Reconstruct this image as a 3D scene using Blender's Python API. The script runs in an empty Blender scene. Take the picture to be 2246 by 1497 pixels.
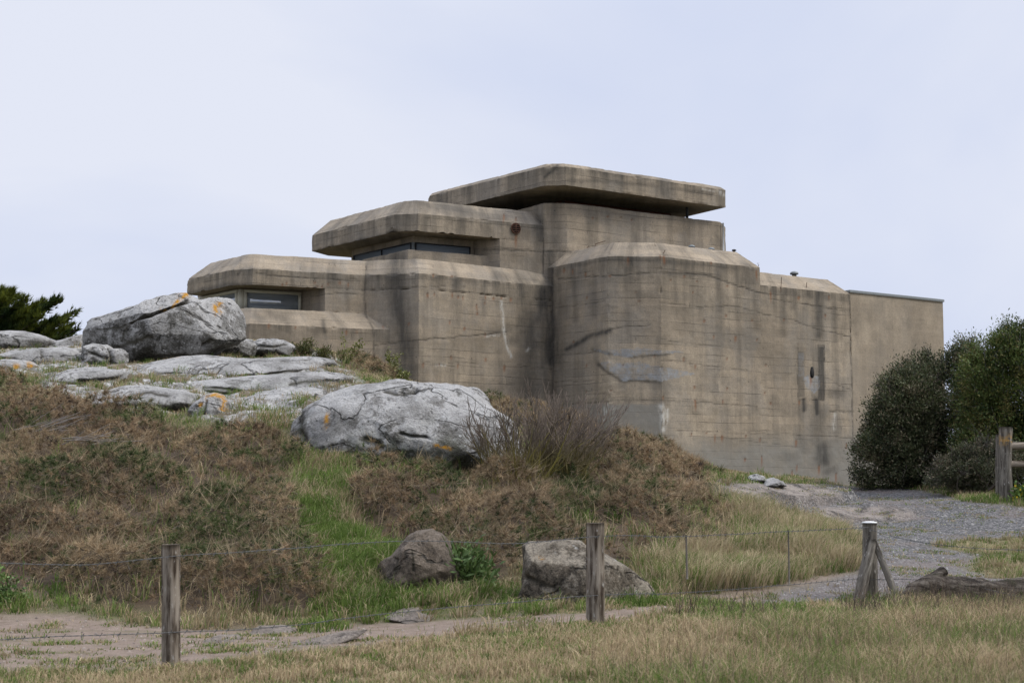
import bpy, math
import numpy as np
from mathutils import Vector

# ------------------------------------------------------------------ camera, sky, sun, exposure
SC = bpy.context.scene
COL = SC.collection
F = 3400.0                      # focal length in photograph pixels (2246 wide)
EYE = 1.58
TH = math.atan(322.0 / F)       # the camera looks up by this much
cam = bpy.data.cameras.new("camera")
cam.sensor_width = 36.0
cam.lens = 36.0 * F / 2246.0
cam.clip_start = 0.1
cam.clip_end = 3000.0
cam.dof.use_dof = True
cam.dof.focus_distance = 46.0
cam.dof.aperture_fstop = 5.0
cam_o = bpy.data.objects.new("camera", cam)
cam_o.location = (0, 0, EYE)
cam_o.rotation_euler = (math.pi / 2 + TH, 0, 0)
COL.objects.link(cam_o)
SC.camera = cam_o

SUN_EL = math.radians(48)
SUN_AZ = math.radians(98)      # clockwise from +Y: behind the camera to its right
world = bpy.data.worlds.new("World")
SC.world = world
world.use_nodes = True
wt = world.node_tree
wt.nodes.clear()
w_out = wt.nodes.new('ShaderNodeOutputWorld')
w_bg = wt.nodes.new('ShaderNodeBackground')
w_bg.inputs['Strength'].default_value = 0.1
sky = wt.nodes.new('ShaderNodeTexSky')
sky.sky_type = 'NISHITA'
sky.sun_disc = False
sky.sun_elevation = SUN_EL
sky.sun_rotation = SUN_AZ
w_tc = wt.nodes.new('ShaderNodeTexCoord')
w_map = wt.nodes.new('ShaderNodeMapping')
w_map.inputs['Scale'].default_value = (1.0, 1.0, 2.2)
w_n = wt.nodes.new('ShaderNodeTexNoise')
w_n.inputs['Scale'].default_value = 1.9
w_n.inputs['Detail'].default_value = 5.0
w_n.inputs['Roughness'].default_value = 0.5
w_n.inputs['Distortion'].default_value = 0.4
w_r = wt.nodes.new('ShaderNodeValToRGB')
w_r.color_ramp.elements[0].position = 0.38
w_r.color_ramp.elements[0].color = (6.1, 6.8, 8.8, 1)
w_r.color_ramp.elements[1].position = 0.64
w_r.color_ramp.elements[1].color = (7.85, 8.2, 9.35, 1)
w_sep = wt.nodes.new('ShaderNodeSeparateXYZ')
w_mr = wt.nodes.new('ShaderNodeMapRange')       # an overcast sky is brighter overhead
w_mr.inputs['From Min'].default_value = 0.3
w_mr.inputs['From Max'].default_value = 1.0
w_mr.inputs['To Min'].default_value = 1.0
w_mr.inputs['To Max'].default_value = 2.5
w_mul = wt.nodes.new('ShaderNodeVectorMath')
w_mul.operation = 'SCALE'
w_mix = wt.nodes.new('ShaderNodeMix')
w_mix.data_type = 'RGBA'
w_mix.inputs['Factor'].default_value = 0.97
L = wt.links.new
L(w_tc.outputs['Generated'], w_map.inputs['Vector'])
L(w_map.outputs['Vector'], w_n.inputs['Vector'])
L(w_n.outputs['Fac'], w_r.inputs['Fac'])
L(w_tc.outputs['Generated'], w_sep.inputs[0])
L(w_sep.outputs['Z'], w_mr.inputs['Value'])
L(w_r.outputs['Color'], w_mul.inputs[0])
L(w_mr.outputs['Result'], w_mul.inputs['Scale'])
L(sky.outputs['Color'], w_mix.inputs['A'])
L(w_mul.outputs['Vector'], w_mix.inputs['B'])
L(w_mix.outputs['Result'], w_bg.inputs['Color'])
L(w_bg.outputs['Background'], w_out.inputs['Surface'])

sun = bpy.data.lights.new("sun", 'SUN')
sun.energy = 2.5
sun.angle = math.radians(18)
sun.color = (1.0, 0.95, 0.87)
sun_o = bpy.data.objects.new("sun", sun)
sd = Vector((math.sin(SUN_AZ) * math.cos(SUN_EL), math.cos(SUN_AZ) * math.cos(SUN_EL), math.sin(SUN_EL)))
sun_o.rotation_euler = sd.to_track_quat('Z', 'Y').to_euler()
sun_o.location = (20, -20, 40)
COL.objects.link(sun_o)

SC.view_settings.view_transform = 'Standard'
SC.view_settings.look = 'None'
SC.view_settings.exposure = 0.0
SC.view_settings.gamma = 1.0
SC.cycles.max_bounces = 6
SC.cycles.diffuse_bounces = 3
SC.cycles.transparent_max_bounces = 6

# ------------------------------------------------------------------ helpers
rng = np.random.default_rng(7)
CT, ST = math.cos(TH), math.sin(TH)

def ray(px, py):
    cx = (np.asarray(px, float) - 1123.0) / F
    cy = (748.5 - np.asarray(py, float)) / F
    return np.stack([cx, CT - cy * ST, ST + cy * CT], -1)

def P(px, py, d):
    """the point the photograph shows at (px, py), d metres ahead"""
    r = ray(px, py)
    t = np.asarray(d, float) / r[..., 1]
    p = r * t[..., None]
    p[..., 2] += EYE
    return p

def PZ(px, py, z):
    """the same on the level z"""
    r = ray(px, py)
    t = (z - EYE) / r[..., 2]
    p = r * t[..., None]
    p[..., 2] += EYE
    return p

def pix(p):
    """photograph pixel of world points"""
    x, y, z = p[..., 0], p[..., 1], p[..., 2] - EYE
    fwd = y * CT + z * ST
    up = -y * ST + z * CT
    fwd = np.where(fwd < 0.05, 0.05, fwd)
    return 1123.0 + F * x / fwd, 748.5 - F * up / fwd

def _hash(ix, iy, iz, seed):
    h = (ix.astype(np.int64) * 374761393 + iy.astype(np.int64) * 668265263 + iz.astype(np.int64) * 2147483647 + seed * 974634721) & 0xFFFFFFFF
    h = ((h ^ (h >> 13)) * 1274126177) & 0xFFFFFFFF
    h = ((h ^ (h >> 16)) * 2246822519) & 0xFFFFFFFF
    return ((h ^ (h >> 15)) & 0xFFFFFF) / float(0xFFFFFF)

def vnoise(p, seed=0):
    p = np.asarray(p, float)
    i = np.floor(p).astype(np.int64)
    f = p - i
    f = f * f * f * (f * (f * 6 - 15) + 10)
    r = 0
    for dx in (0, 1):
        wx = f[..., 0] if dx else 1 - f[..., 0]
        for dy in (0, 1):
            wy = f[..., 1] if dy else 1 - f[..., 1]
            for dz in (0, 1):
                wz = f[..., 2] if dz else 1 - f[..., 2]
                r = r + wx * wy * wz * _hash(i[..., 0] + dx, i[..., 1] + dy, i[..., 2] + dz, seed)
    return r * 2 - 1

def fbm(p, oct=4, seed=0, gain=0.5):
    p = np.asarray(p, float)
    a, r, s = 1.0, 0, 0
    for k in range(oct):
        r = r + a * vnoise(p * (2.03 ** k) + 13.7 * k, seed + k)
        s += a
        a *= gain
    return r / s

def fbm2(x, y, oct=4, seed=0):
    return fbm(np.stack([x, y, np.zeros_like(x) + 0.37], -1), oct, seed)

def inpoly(px, py, poly):
    poly = np.asarray(poly, float)
    c = np.zeros(np.shape(px), bool)
    n = len(poly)
    for i in range(n):
        x0, y0 = poly[i]
        x1, y1 = poly[(i + 1) % n]
        if y0 == y1:
            continue
        hit = ((py < y0) != (py < y1)) & (px < (x1 - x0) * (py - y0) / (y1 - y0) + x0)
        c ^= hit
    return c

def sdist(px, py, pts):
    """distance to a polyline"""
    best = np.full(np.shape(px), 1e9)
    for (x0, y0), (x1, y1) in zip(pts[:-1], pts[1:]):
        dx, dy = x1 - x0, y1 - y0
        t = np.clip(((px - x0) * dx + (py - y0) * dy) / (dx * dx + dy * dy + 1e-9), 0, 1)
        best = np.minimum(best, np.hypot(px - x0 - t * dx, py - y0 - t * dy))
    return best

def smooth(a, b, x):
    t = np.clip((x - a) / (b - a), 0, 1)
    return t * t * (3 - 2 * t)

def norm(v):
    return v / (np.linalg.norm(v, axis=-1, keepdims=True) + 1e-12)

class MB:
    """collects quads, triangles and polygons of ONE mesh"""
    def __init__(self):
        self.v, self.f, self.n, self.uv, self.at = [], [], 0, [], {}
    def add(self, v, faces, uv=None):
        v = np.asarray(v, float)
        self.v.append(v)
        for f in faces if isinstance(faces, list) else [faces]:
            self.f.append(np.asarray(f, np.int64) + self.n)
        self.uv.append(np.zeros((len(v), 2)) if uv is None else np.asarray(uv, float))
        self.n += len(v)
    def tube(self, pts, rad, seg=8, cap=True, twist=0):
        pts = np.asarray(pts, float)
        n = len(pts)
        rad = np.broadcast_to(np.asarray(rad, float), (n,))
        t = norm(np.gradient(pts, axis=0))
        ref = np.array([0.0, 0, 1]) if abs(t[0, 2]) < 0.8 else np.array([1.0, 0, 0])
        a = norm(np.cross(t, ref))
        b = np.cross(t, a)
        ang = np.linspace(0, 2 * np.pi, seg, endpoint=False)
        ring = pts[:, None] + rad[:, None, None] * (np.cos(ang)[None, :, None] * a[:, None] + np.sin(ang)[None, :, None] * b[:, None])
        i = np.arange(n - 1)[:, None] * seg
        j = np.arange(seg)[None]
        k = (j + 1) % seg
        q = np.stack([i + j, i + k, i + seg + k, i + seg + j], -1).reshape(-1, 4)
        fs = [q]
        if cap:
            fs += [np.arange(seg)[None, :], (np.arange(seg) + (n - 1) * seg)[None, ::-1]]
        s = np.concatenate([[0], np.cumsum(np.linalg.norm(np.diff(pts, axis=0), axis=1))])
        uv = np.stack([np.broadcast_to(ang[None] * rad[:, None], (n, seg)), np.broadcast_to(s[:, None], (n, seg))], -1).reshape(-1, 2)
        self.add(ring.reshape(-1, 3), fs, uv)
    def box(self, c, u, v, w):
        """centre and three half-axis vectors"""
        c, u, v, w = [np.asarray(x, float) for x in (c, u, v, w)]
        s = [(-1, -1, -1), (1, -1, -1), (1, 1, -1), (-1, 1, -1), (-1, -1, 1), (1, -1, 1), (1, 1, 1), (-1, 1, 1)]
        self.add(np.array([c + a * u + b * v + d * w for a, b, d in s]),
                 np.array([(0, 3, 2, 1), (4, 5, 6, 7), (0, 1, 5, 4), (1, 2, 6, 5), (2, 3, 7, 6), (3, 0, 4, 7)]))
    def verts(self):
        return np.concatenate(self.v)

def mesh_of(name, V, faces, mat, uv=None, attrs=None, col=None, smooth_=False):
    me = bpy.data.meshes.new(name)
    V = np.asarray(V, np.float32)
    me.vertices.add(len(V))
    me.vertices.foreach_set('co', V.ravel())
    li = np.concatenate([f.ravel() for f in faces]).astype(np.int32)
    cnt = np.concatenate([np.full(len(f), f.shape[1], np.int32) for f in faces])
    me.loops.add(len(li))
    me.loops.foreach_set('vertex_index', li)
    me.polygons.add(len(cnt))
    st = np.concatenate([[0], np.cumsum(cnt)[:-1]]).astype(np.int32)
    me.polygons.foreach_set('loop_start', st)
    me.polygons.foreach_set('loop_total', cnt)
    if smooth_:
        me.polygons.foreach_set('use_smooth', np.ones(len(cnt), bool))
    me.update(calc_edges=True)
    if uv is not None:
        l = me.uv_layers.new(name='UVMap')
        l.data.foreach_set('uv', np.asarray(uv, np.float32)[li].ravel())
    for k, a in (attrs or {}).items():
        at = me.attributes.new(k, 'FLOAT', 'POINT')
        at.data.foreach_set('value', np.asarray(a, np.float32))
    if col is not None:
        at = me.attributes.new('tint', 'FLOAT_COLOR', 'POINT')
        c4 = np.ones((len(V), 4), np.float32)
        c4[:, :3] = col
        at.data.foreach_set('color', c4.ravel())
    me.materials.append(mat)
    return me

def tag(o, label=None, cat=None, group=None, kind=None):
    if label: o['label'] = label
    if cat: o['category'] = cat
    if group: o['group'] = group
    if kind: o['kind'] = kind
    return o

def put(name, V, faces, mat, parent=None, base=None, **kw):
    """link one mesh object; V is in world metres, the origin goes to base (or the parent's base)"""
    V = np.asarray(V, float)
    if parent is not None:
        b = np.array(parent['base'])
    elif base is not None:
        b = np.asarray(base, float)
    else:
        b = np.array([(V[:, 0].min() + V[:, 0].max()) / 2, (V[:, 1].min() + V[:, 1].max()) / 2, V[:, 2].min()])
    me = mesh_of(name, V - b, faces, mat, **kw)
    o = bpy.data.objects.new(name, me)
    COL.objects.link(o)
    if parent is not None:
        o.parent = parent
        o['base'] = tuple(b)
    else:
        o.location = b
        o['base'] = tuple(b)
    return o

def put_mb(name, mb, mat, parent=None, base=None, **kw):
    return put(name, mb.verts(), mb.f, mat, parent, base, uv=np.concatenate(mb.uv), **kw)

def thing(name, label, cat, loc, group=None):
    o = bpy.data.objects.new(name, None)
    o.location = loc
    o.empty_display_size = 0.3
    COL.objects.link(o)
    o['base'] = tuple(float(x) for x in loc)
    return tag(o, label, cat, group)

# ---- node helper
class N:
    def __init__(self, name):
        self.m = bpy.data.materials.new(name)
        self.m.use_nodes = True
        self.t = self.m.node_tree
        self.t.nodes.clear()
    def n(self, kind):
        return self.t.nodes.new(kind)
    def s(self, sock, v):
        if v is None: return
        if isinstance(v, bpy.types.NodeSocket):
            self.t.links.new(v, sock)
        elif isinstance(v, (tuple, list)):
            sock.default_value = tuple(v) + ((1,) if sock.type == 'RGBA' and len(v) == 3 else ())
        else:
            sock.default_value = v
    def obj(self):
        return self.n('ShaderNodeTexCoord').outputs['Object']
    def uv(self):
        return self.n('ShaderNodeUVMap').outputs[0]
    def map(self, vec, scale=(1, 1, 1), loc=(0, 0, 0), rot=(0, 0, 0)):
        n = self.n('ShaderNodeMapping')
        self.s(n.inputs['Vector'], vec)
        n.inputs['Scale'].default_value = scale
        n.inputs['Location'].default_value = loc
        n.inputs['Rotation'].default_value = rot
        return n.outputs[0]
    def noise(self, vec, scale, detail=4, rough=0.55, dist=0, color=False):
        n = self.n('ShaderNodeTexNoise')
        self.s(n.inputs['Vector'], vec)
        n.inputs['Scale'].default_value = scale
        n.inputs['Detail'].default_value = detail
        n.inputs['Roughness'].default_value = rough
        n.inputs['Distortion'].default_value = dist
        return n.outputs['Color' if color else 'Fac']
    def voro(self, vec, scale, feature='F1', out='Distance', rand=1.0):
        n = self.n('ShaderNodeTexVoronoi')
        n.feature = feature
        self.s(n.inputs['Vector'], vec)
        n.inputs['Scale'].default_value = scale
        n.inputs['Randomness'].default_value = rand
        return n.outputs[out]
    def ramp(self, fac, stops):
        n = self.n('ShaderNodeValToRGB')
        self.s(n.inputs['Fac'], fac)
        e = n.color_ramp.elements
        while len(e) < len(stops): e.new(0.5)
        for el, (p, c) in zip(e, stops):
            el.position = p
            el.color = (c, c, c, 1) if isinstance(c, (int, float)) else (*c, 1)
        return n.outputs['Color']
    def mr(self, v, a, b, c=0.0, d=1.0):
        n = self.n('ShaderNodeMapRange')
        self.s(n.inputs['Value'], v)
        for k, x in zip(('From Min', 'From Max', 'To Min', 'To Max'), (a, b, c, d)):
            n.inputs[k].default_value = x
        return n.outputs['Result']
    def mix(self, fac, a, b, blend='MIX'):
        n = self.n('ShaderNodeMix')
        n.data_type = 'RGBA'
        n.blend_type = blend
        self.s(n.inputs[0], fac)
        self.s(n.inputs[6], a)
        self.s(n.inputs[7], b)
        return n.outputs[2]
    def m2(self, op, a, b=None, clamp=False):
        n = self.n('ShaderNodeMath')
        n.operation = op
        n.use_clamp = clamp
        self.s(n.inputs[0], a)
        self.s(n.inputs[1], b)
        return n.outputs[0]
    def attr(self, name, out='Fac'):
        n = self.n('ShaderNodeAttribute')
        n.attribute_name = name
        return n.outputs[out]
    def bump(self, h, strength=0.5, dist=0.02, nrm=None):
        n = self.n('ShaderNodeBump')
        n.inputs['Strength'].default_value = strength
        n.inputs['Distance'].default_value = dist
        self.s(n.inputs['Height'], h)
        self.s(n.inputs['Normal'], nrm)
        return n.outputs[0]
    def out(self, color, rough=0.9, normal=None, metallic=0.0, spec=0.3):
        b = self.n('ShaderNodeBsdfPrincipled')
        self.s(b.inputs['Base Color'], color)
        self.s(b.inputs['Roughness'], rough)
        self.s(b.inputs['Metallic'], metallic)
        b.inputs['Specular IOR Level'].default_value = spec
        self.s(b.inputs['Normal'], normal)
        o = self.n('ShaderNodeOutputMaterial')
        self.t.links.new(b.outputs[0], o.inputs['Surface'])
        return self.m

# ------------------------------------------------------------------ materials
def concrete_mat(name, render=False):
    k = N(name)
    uv, ob = k.uv(), k.obj()
    big = k.noise(ob, 0.33, 4, 0.6)
    med = k.noise(ob, 1.7, 6, 0.65)
    fine = k.noise(ob, 22, 4, 0.7)
    base = k.mix(k.mr(big, 0.36, 0.64), (0.29, 0.234, 0.166), (0.455, 0.374, 0.27))
    base = k.mix(k.mr(med, 0.38, 0.68, 0, 0.6), base, (0.205, 0.168, 0.12))
    mot = k.noise(k.map(ob, (1, 1, .7), (11, 5, 3)), 0.75, 6, 0.62)
    base = k.mix(k.mr(mot, 0.47, 0.6, 0, 0.2 if render else 0.45), base, k.mix(med, (0.15, 0.138, 0.12), (0.30, 0.28, 0.245)))
    hs = k.noise(k.map(uv, (0.5, 9.0, 1)), 1.0, 5, 0.65)
    base = k.mix(k.mr(hs, 0.46, 0.72, 0, 0.3), base, (0.43, 0.355, 0.26))
    strk = k.m2('ADD', k.m2('MULTIPLY', k.noise(k.map(uv, (1.5, 0.13, 1)), 1.0, 5, 0.62), 0.75), k.m2('MULTIPLY', big, 0.25))
    base = k.mix(k.mr(strk, 0.48, 0.66, 0, 0.30 if render else 0.72), base, (0.12, 0.102, 0.078))
    if not render:
        br = k.n('ShaderNodeTexBrick')
        wob = k.noise(k.map(uv, (0.25, 0.9, 1)), 1.0, 2, 0.5, color=True)
        v2 = k.n('ShaderNodeVectorMath'); v2.operation = 'MULTIPLY_ADD'
        k.s(v2.inputs[0], wob); v2.inputs[1].default_value = (0.5, 0.16, 0); k.s(v2.inputs[2], uv)
        k.s(br.inputs['Vector'], v2.outputs[0])
        br.offset = 0.37
        br.inputs['Color1'].default_value = (1.14, 1.12, 1.1, 1)
        br.inputs['Color2'].default_value = (0.82, 0.83, 0.84, 1)
        br.inputs['Mortar'].default_value = (1, 1, 1, 1)
        br.inputs['Scale'].default_value = 1.0
        br.inputs['Mortar Size'].default_value = 0.009
        br.inputs['Mortar Smooth'].default_value = 0.3
        br.inputs['Brick Width'].default_value = 3.7
        br.inputs['Row Height'].default_value = 0.27
        base = k.mix(0.65, base, br.outputs['Color'], 'MULTIPLY')
        seg = k.noise(k.map(uv, (0.45, 3.7, 1)), 1.0, 3, 0.6)
        line = k.m2('MULTIPLY', k.m2('MULTIPLY', br.outputs['Fac'], 1.0), k.mr(seg, 0.47, 0.66))
        base = k.mix(k.m2('MULTIPLY', line, 0.95), base, (0.07, 0.06, 0.048))
    base = k.mix(k.mr(fine, 0.35, 0.75, -0.05, 0.5), base, (0.12, 0.105, 0.083))
    # pits and small rust drips below them
    pv = k.voro(k.map(uv, (1, .8, 1)), 2.6)
    pm = k.m2('MULTIPLY', k.mr(k.m2('ADD', pv, k.m2('MULTIPLY', fine, .06)), .075, .10, 1, 0), k.mr(k.noise(ob, .9, 2, .5), .48, .56))
    base = k.mix(k.m2('MULTIPLY', pm, 0.0 if render else 0.8), base, (0.05, 0.043, 0.035))
    pz = k.noise(ob, 9, 5, 0.8)
    base = k.mix(k.mr(pz, .58, .70, 0, .4 if not render else .15), base, (0.10, 0.088, 0.07))
    grey = k.m2('MULTIPLY', k.attr('grey'), k.mr(med, 0.2, 0.6, 0.6, 1.0))
    base = k.mix(grey, base, k.mix(med, (0.165, 0.155, 0.132), (0.27, 0.255, 0.22)))
    drip = k.m2('MULTIPLY', k.attr('drip'), k.mr(k.noise(k.map(uv, (2.6, 0.2, 1), (7, 3, 0)), 1.0, 5, 0.7), 0.38, 0.66))
    base = k.mix(k.m2('MULTIPLY', drip, 0.85), base, (0.06, 0.054, 0.044))
    st = k.m2('MULTIPLY', k.attr('stain_dark'), k.mr(k.noise(k.map(uv, (4.0, 0.7, 1)), 1.0, 6, 0.7), 0.25, 0.58, 0.5, 1.15))
    base = k.mix(k.m2('MINIMUM', st, 0.92), base, (0.045, 0.042, 0.037))
    pa = k.m2('MULTIPLY', k.attr('patch'), k.mr(k.noise(ob, 3.2, 6, 0.75), 0.40, 0.58, 0.1, 0.9))
    base = k.mix(pa, base, k.mix(k.noise(ob, 7, 4, 0.6), (0.15, 0.152, 0.15), (0.34, 0.345, 0.345)))
    wh = k.m2('MULTIPLY', k.attr('white'), k.mr(k.noise(k.map(uv, (9, 3, 1)), 1.0, 5, 0.7), 0.38, 0.55))
    base = k.mix(k.m2('MULTIPLY', wh, 0.75), base, (0.58, 0.56, 0.5))
    base = k.mix(k.m2('MULTIPLY', k.attr('rust'), 0.85), base, (0.19, 0.075, 0.028))
    ck = k.m2('MULTIPLY', k.attr('crack'), k.mr(k.noise(k.map(uv, (2.2, 2.2, 1)), 1.0, 4, 0.7), 0.3, 0.55))
    base = k.mix(k.m2('MULTIPLY', ck, 0.8), base, (0.05, 0.044, 0.037))
    h = k.m2('ADD', k.m2('MULTIPLY', fine, 0.5), k.m2('MULTIPLY', med, 0.9))
    if not render:
        h = k.m2('SUBTRACT', h, k.m2('MULTIPLY', line, 1.2))
    h = k.m2('SUBTRACT', h, ck)
    return k.out(base, 0.93, k.bump(h, 0.55, 0.03), spec=0.2)

def rock_mat(name, kind):
    k = N(name)
    ob = k.obj()
    a = k.noise(ob, 0.9, 6, 0.65)
    b = k.noise(ob, 5.0, 7, 0.74)
    c = k.noise(ob, 20, 5, 0.78)
    m = k.noise(ob, 2.3, 6, 0.7, 0.8)
    up = k.n('ShaderNodeSeparateXYZ')
    g = k.n('ShaderNodeNewGeometry')
    k.t.links.new(g.outputs['Normal'], up.inputs[0])
    if kind == 'granite':
        dk_, mid, hi = (0.07, 0.066, 0.056), (0.215, 0.204, 0.183), (0.50, 0.485, 0.455)
    elif kind == 'brown':
        dk_, mid, hi = (0.06, 0.049, 0.038), (0.14, 0.112, 0.083), (0.26, 0.212, 0.162)
    elif kind == 'mottled':
        dk_, mid, hi = (0.055, 0.047, 0.036), (0.165, 0.136, 0.10), (0.43, 0.375, 0.29)
    else:
        dk_, mid, hi = (0.10, 0.085, 0.07), (0.245, 0.205, 0.17), (0.38, 0.325, 0.27)
    f = k.m2('ADD', k.m2('MULTIPLY', m, 0.25), k.m2('ADD', k.m2('MULTIPLY', b, 0.35), k.m2('MULTIPLY', c, 0.40)))
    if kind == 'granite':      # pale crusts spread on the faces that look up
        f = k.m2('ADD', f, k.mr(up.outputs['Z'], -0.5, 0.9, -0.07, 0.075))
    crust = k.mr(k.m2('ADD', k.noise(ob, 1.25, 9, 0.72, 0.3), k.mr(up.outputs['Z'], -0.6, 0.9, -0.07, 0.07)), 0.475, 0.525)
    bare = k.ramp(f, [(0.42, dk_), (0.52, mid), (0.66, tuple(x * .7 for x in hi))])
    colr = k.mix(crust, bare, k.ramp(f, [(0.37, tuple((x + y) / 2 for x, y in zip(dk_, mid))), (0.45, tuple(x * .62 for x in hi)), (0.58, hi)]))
    colr = k.mix(k.mr(a, 0.48, 0.64, 0, 0.62), colr, k.mix(c, dk_, mid))
    v = k.voro(ob, 6.5)
    lic = k.m2('MULTIPLY', k.mr(k.m2('ADD', v, k.m2('MULTIPLY', b, 0.3)), 0.30, 0.35, 1, 0), k.mr(m, 0.50, 0.58))
    if kind in ('granite', 'mottled'):
        colr = k.mix(k.m2('MULTIPLY', lic, 0.85), colr, (0.56, 0.56, 0.53))
    pit = k.mr(k.noise(ob, 11, 4, 0.8), 0.60, 0.68)
    cn = k.noise(k.map(ob, (.7, .7, 1.25), (3, 1, 2)), 0.75, 5, 0.5, 0.5)
    ck = k.mr(k.m2('ABSOLUTE', k.m2('SUBTRACT', cn, 0.5)), 0.0, 0.012, 1, 0)
    ck = k.m2('MULTIPLY', ck, k.mr(m, 0.42, 0.5))
    colr = k.mix(k.m2('MULTIPLY', ck, 0.85), colr, (0.045, 0.042, 0.034))
    colr = k.mix(k.m2('MULTIPLY', pit, 0.75), colr, (0.04, 0.039, 0.034))
    dirt = k.attr('dirt')
    colr = k.mix(dirt, colr, k.mix(b, (0.03, 0.028, 0.02), (0.075, 0.065, 0.045)))
    moss = k.m2('MULTIPLY', k.attr('moss'), k.mr(b, 0.38, 0.55))
    colr = k.mix(moss, colr, (0.07, 0.085, 0.03))
    ol = k.m2('MULTIPLY', k.attr('lichen'), k.mr(k.noise(ob, 6.5, 5, 0.7), 0.42, 0.52))
    colr = k.mix(ol, colr, k.mix(c, (0.42, 0.19, 0.02), (0.62, 0.33, 0.05)))
    h = k.m2('ADD', k.m2('MULTIPLY', b, 1.0), k.m2('MULTIPLY', c, 0.4))
    h = k.m2('ADD', h, k.m2('MULTIPLY', m, 1.4))
    h = k.m2('SUBTRACT', h, k.m2('MULTIPLY', ck, 1.3))
    h = k.m2('SUBTRACT', h, k.m2('MULTIPLY', pit, 0.6))
    return k.out(colr, 0.95, k.bump(h, 1.0, 0.09), spec=0.15)

def tint_mat(name, trans=0.3, rough=0.7, spec=0.2):
    k = N(name)
    c = k.attr('tint', 'Color')
    b = k.n('ShaderNodeBsdfPrincipled')
    k.s(b.inputs['Base Color'], c)
    b.inputs['Roughness'].default_value = rough
    b.inputs['Specular IOR Level'].default_value = spec
    t = k.n('ShaderNodeBsdfTranslucent')
    k.s(t.inputs['Color'], c)
    mx = k.n('ShaderNodeMixShader')
    mx.inputs[0].default_value = trans
    k.t.links.new(b.outputs[0], mx.inputs[1])
    k.t.links.new(t.outputs[0], mx.inputs[2])
    o = k.n('ShaderNodeOutputMaterial')
    k.t.links.new(mx.outputs[0], o.inputs['Surface'])
    return k.m

def wood_mat(name, a, b, dark):
    k = N(name)
    uv = k.uv()
    g = k.noise(k.map(uv, (38, 2.2, 1)), 1.0, 5, 0.7, 0.6)
    h = k.noise(k.map(uv, (14, 1.6, 1)), 1.0, 4, 0.6)
    c = k.mix(k.mr(g, 0.3, 0.7), a, b)
    c = k.mix(k.mr(h, 0.46, 0.60), c, dark)
    fl = k.noise(k.map(uv, (22, 9, 1), (3, 5, 0)), 1.0, 3, 0.6)
    c = k.mix(k.mr(fl, 0.62, 0.68, 0, 0.7), c, (0.36, 0.34, 0.30))
    c = k.mix(k.m2('MULTIPLY', k.attr('lichen'), k.mr(k.noise(k.obj(), 14, 4, 0.6), 0.42, 0.55)), c, (0.45, 0.25, 0.05))
    return k.out(c, 0.9, k.bump(k.m2('ADD', g, h), 0.8, 0.012), spec=0.15)

def plain(name, c, rough=0.6, metallic=0.0, amt=0.35, scale=9, spec=0.4):
    k = N(name)
    n = k.noise(k.obj(), scale, 5, 0.65)
    return k.out(k.mix(k.mr(n, 0.3, 0.7, 0, amt), c, tuple(x * 0.45 for x in c)), rough, k.bump(n, 0.2, 0.01), metallic, spec)

def bark_mat():
    k = N('rough_bark')
    ob = k.obj()
    a = k.noise(k.map(ob, (2.2, 9, 9)), 1.6, 7, 0.75, 0.8)
    b = k.noise(ob, 3, 5, 0.7)
    c = k.ramp(a, [(0.38, (0.02, 0.017, 0.014)), (0.5, (0.08, 0.066, 0.053)), (0.64, (0.19, 0.165, 0.135))])
    c = k.mix(k.mr(b, 0.52, 0.62, 0, 0.7), c, (0.06, 0.065, 0.035))
    return k.out(c, 0.95, k.bump(a, 1.0, 0.08), spec=0.1)

M = dict(
    concrete=concrete_mat('board_marked_concrete'),
    render=concrete_mat('smooth_render', True),
    granite=rock_mat('lichened_granite', 'granite'),
    brown=rock_mat('brown_stone', 'brown'),
    mottled=rock_mat('mottled_stone', 'mottled'),
    bed=rock_mat('worn_bedrock', 'bed'),
    blade=tint_mat('grass_blades', 0.35),
    gorse=tint_mat('gorse_spines', 0.2),
    leaf=tint_mat('glossy_leaves', 0.15, 0.5, 0.22),
    spray=tint_mat('conifer_sprays', 0.25),
    twig=tint_mat('bare_twigs', 0.0, 0.85),
    bark=bark_mat(),
    post=wood_mat('weathered_post', (0.15, 0.118, 0.085), (0.30, 0.26, 0.21), (0.045, 0.032, 0.022)),
    postg=wood_mat('grey_post', (0.115, 0.10, 0.08), (0.215, 0.195, 0.16), (0.06, 0.052, 0.042)),
    cream=plain('cream_window_frame', (0.52, 0.49, 0.38), 0.5, 0, 0.2),
    redframe=plain('rusty_red_frame', (0.11, 0.032, 0.018), 0.7, 0, 0.5),
    dark=plain('dark_steel', (0.025, 0.025, 0.026), 0.6, 0.2),
    rusty=plain('rusted_iron', (0.10, 0.045, 0.025), 0.85, 0.1, 0.6, 20),
    galv=plain('galvanised_wire', (0.12, 0.12, 0.118), 0.6, 0.5, 0.5, 30),
    zinc=plain('grey_flashing', (0.22, 0.235, 0.23), 0.6, 0.2),
    pvc=plain('white_pipe', (0.62, 0.62, 0.6), 0.5, 0, 0.2),
    hole=plain('hole_shade', (0.012, 0.011, 0.010), 0.95, 0),
    white=plain('white_paint', (0.74, 0.73, 0.70), 0.7, 0, 0.15, 25),
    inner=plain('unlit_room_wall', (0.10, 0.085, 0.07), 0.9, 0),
)
def glass_mat():
    k = N('window_glass')
    k.out((0.21, 0.24, 0.265), 0.05, None, 0.0, 0.5)  # grey-blue base colour stands in for a lit interior behind the pane
    for n in k.t.nodes:
        if n.type == 'BSDF_PRINCIPLED': n.inputs['IOR'].default_value = 3.0
    return k.m
M['glass'] = glass_mat()
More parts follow.
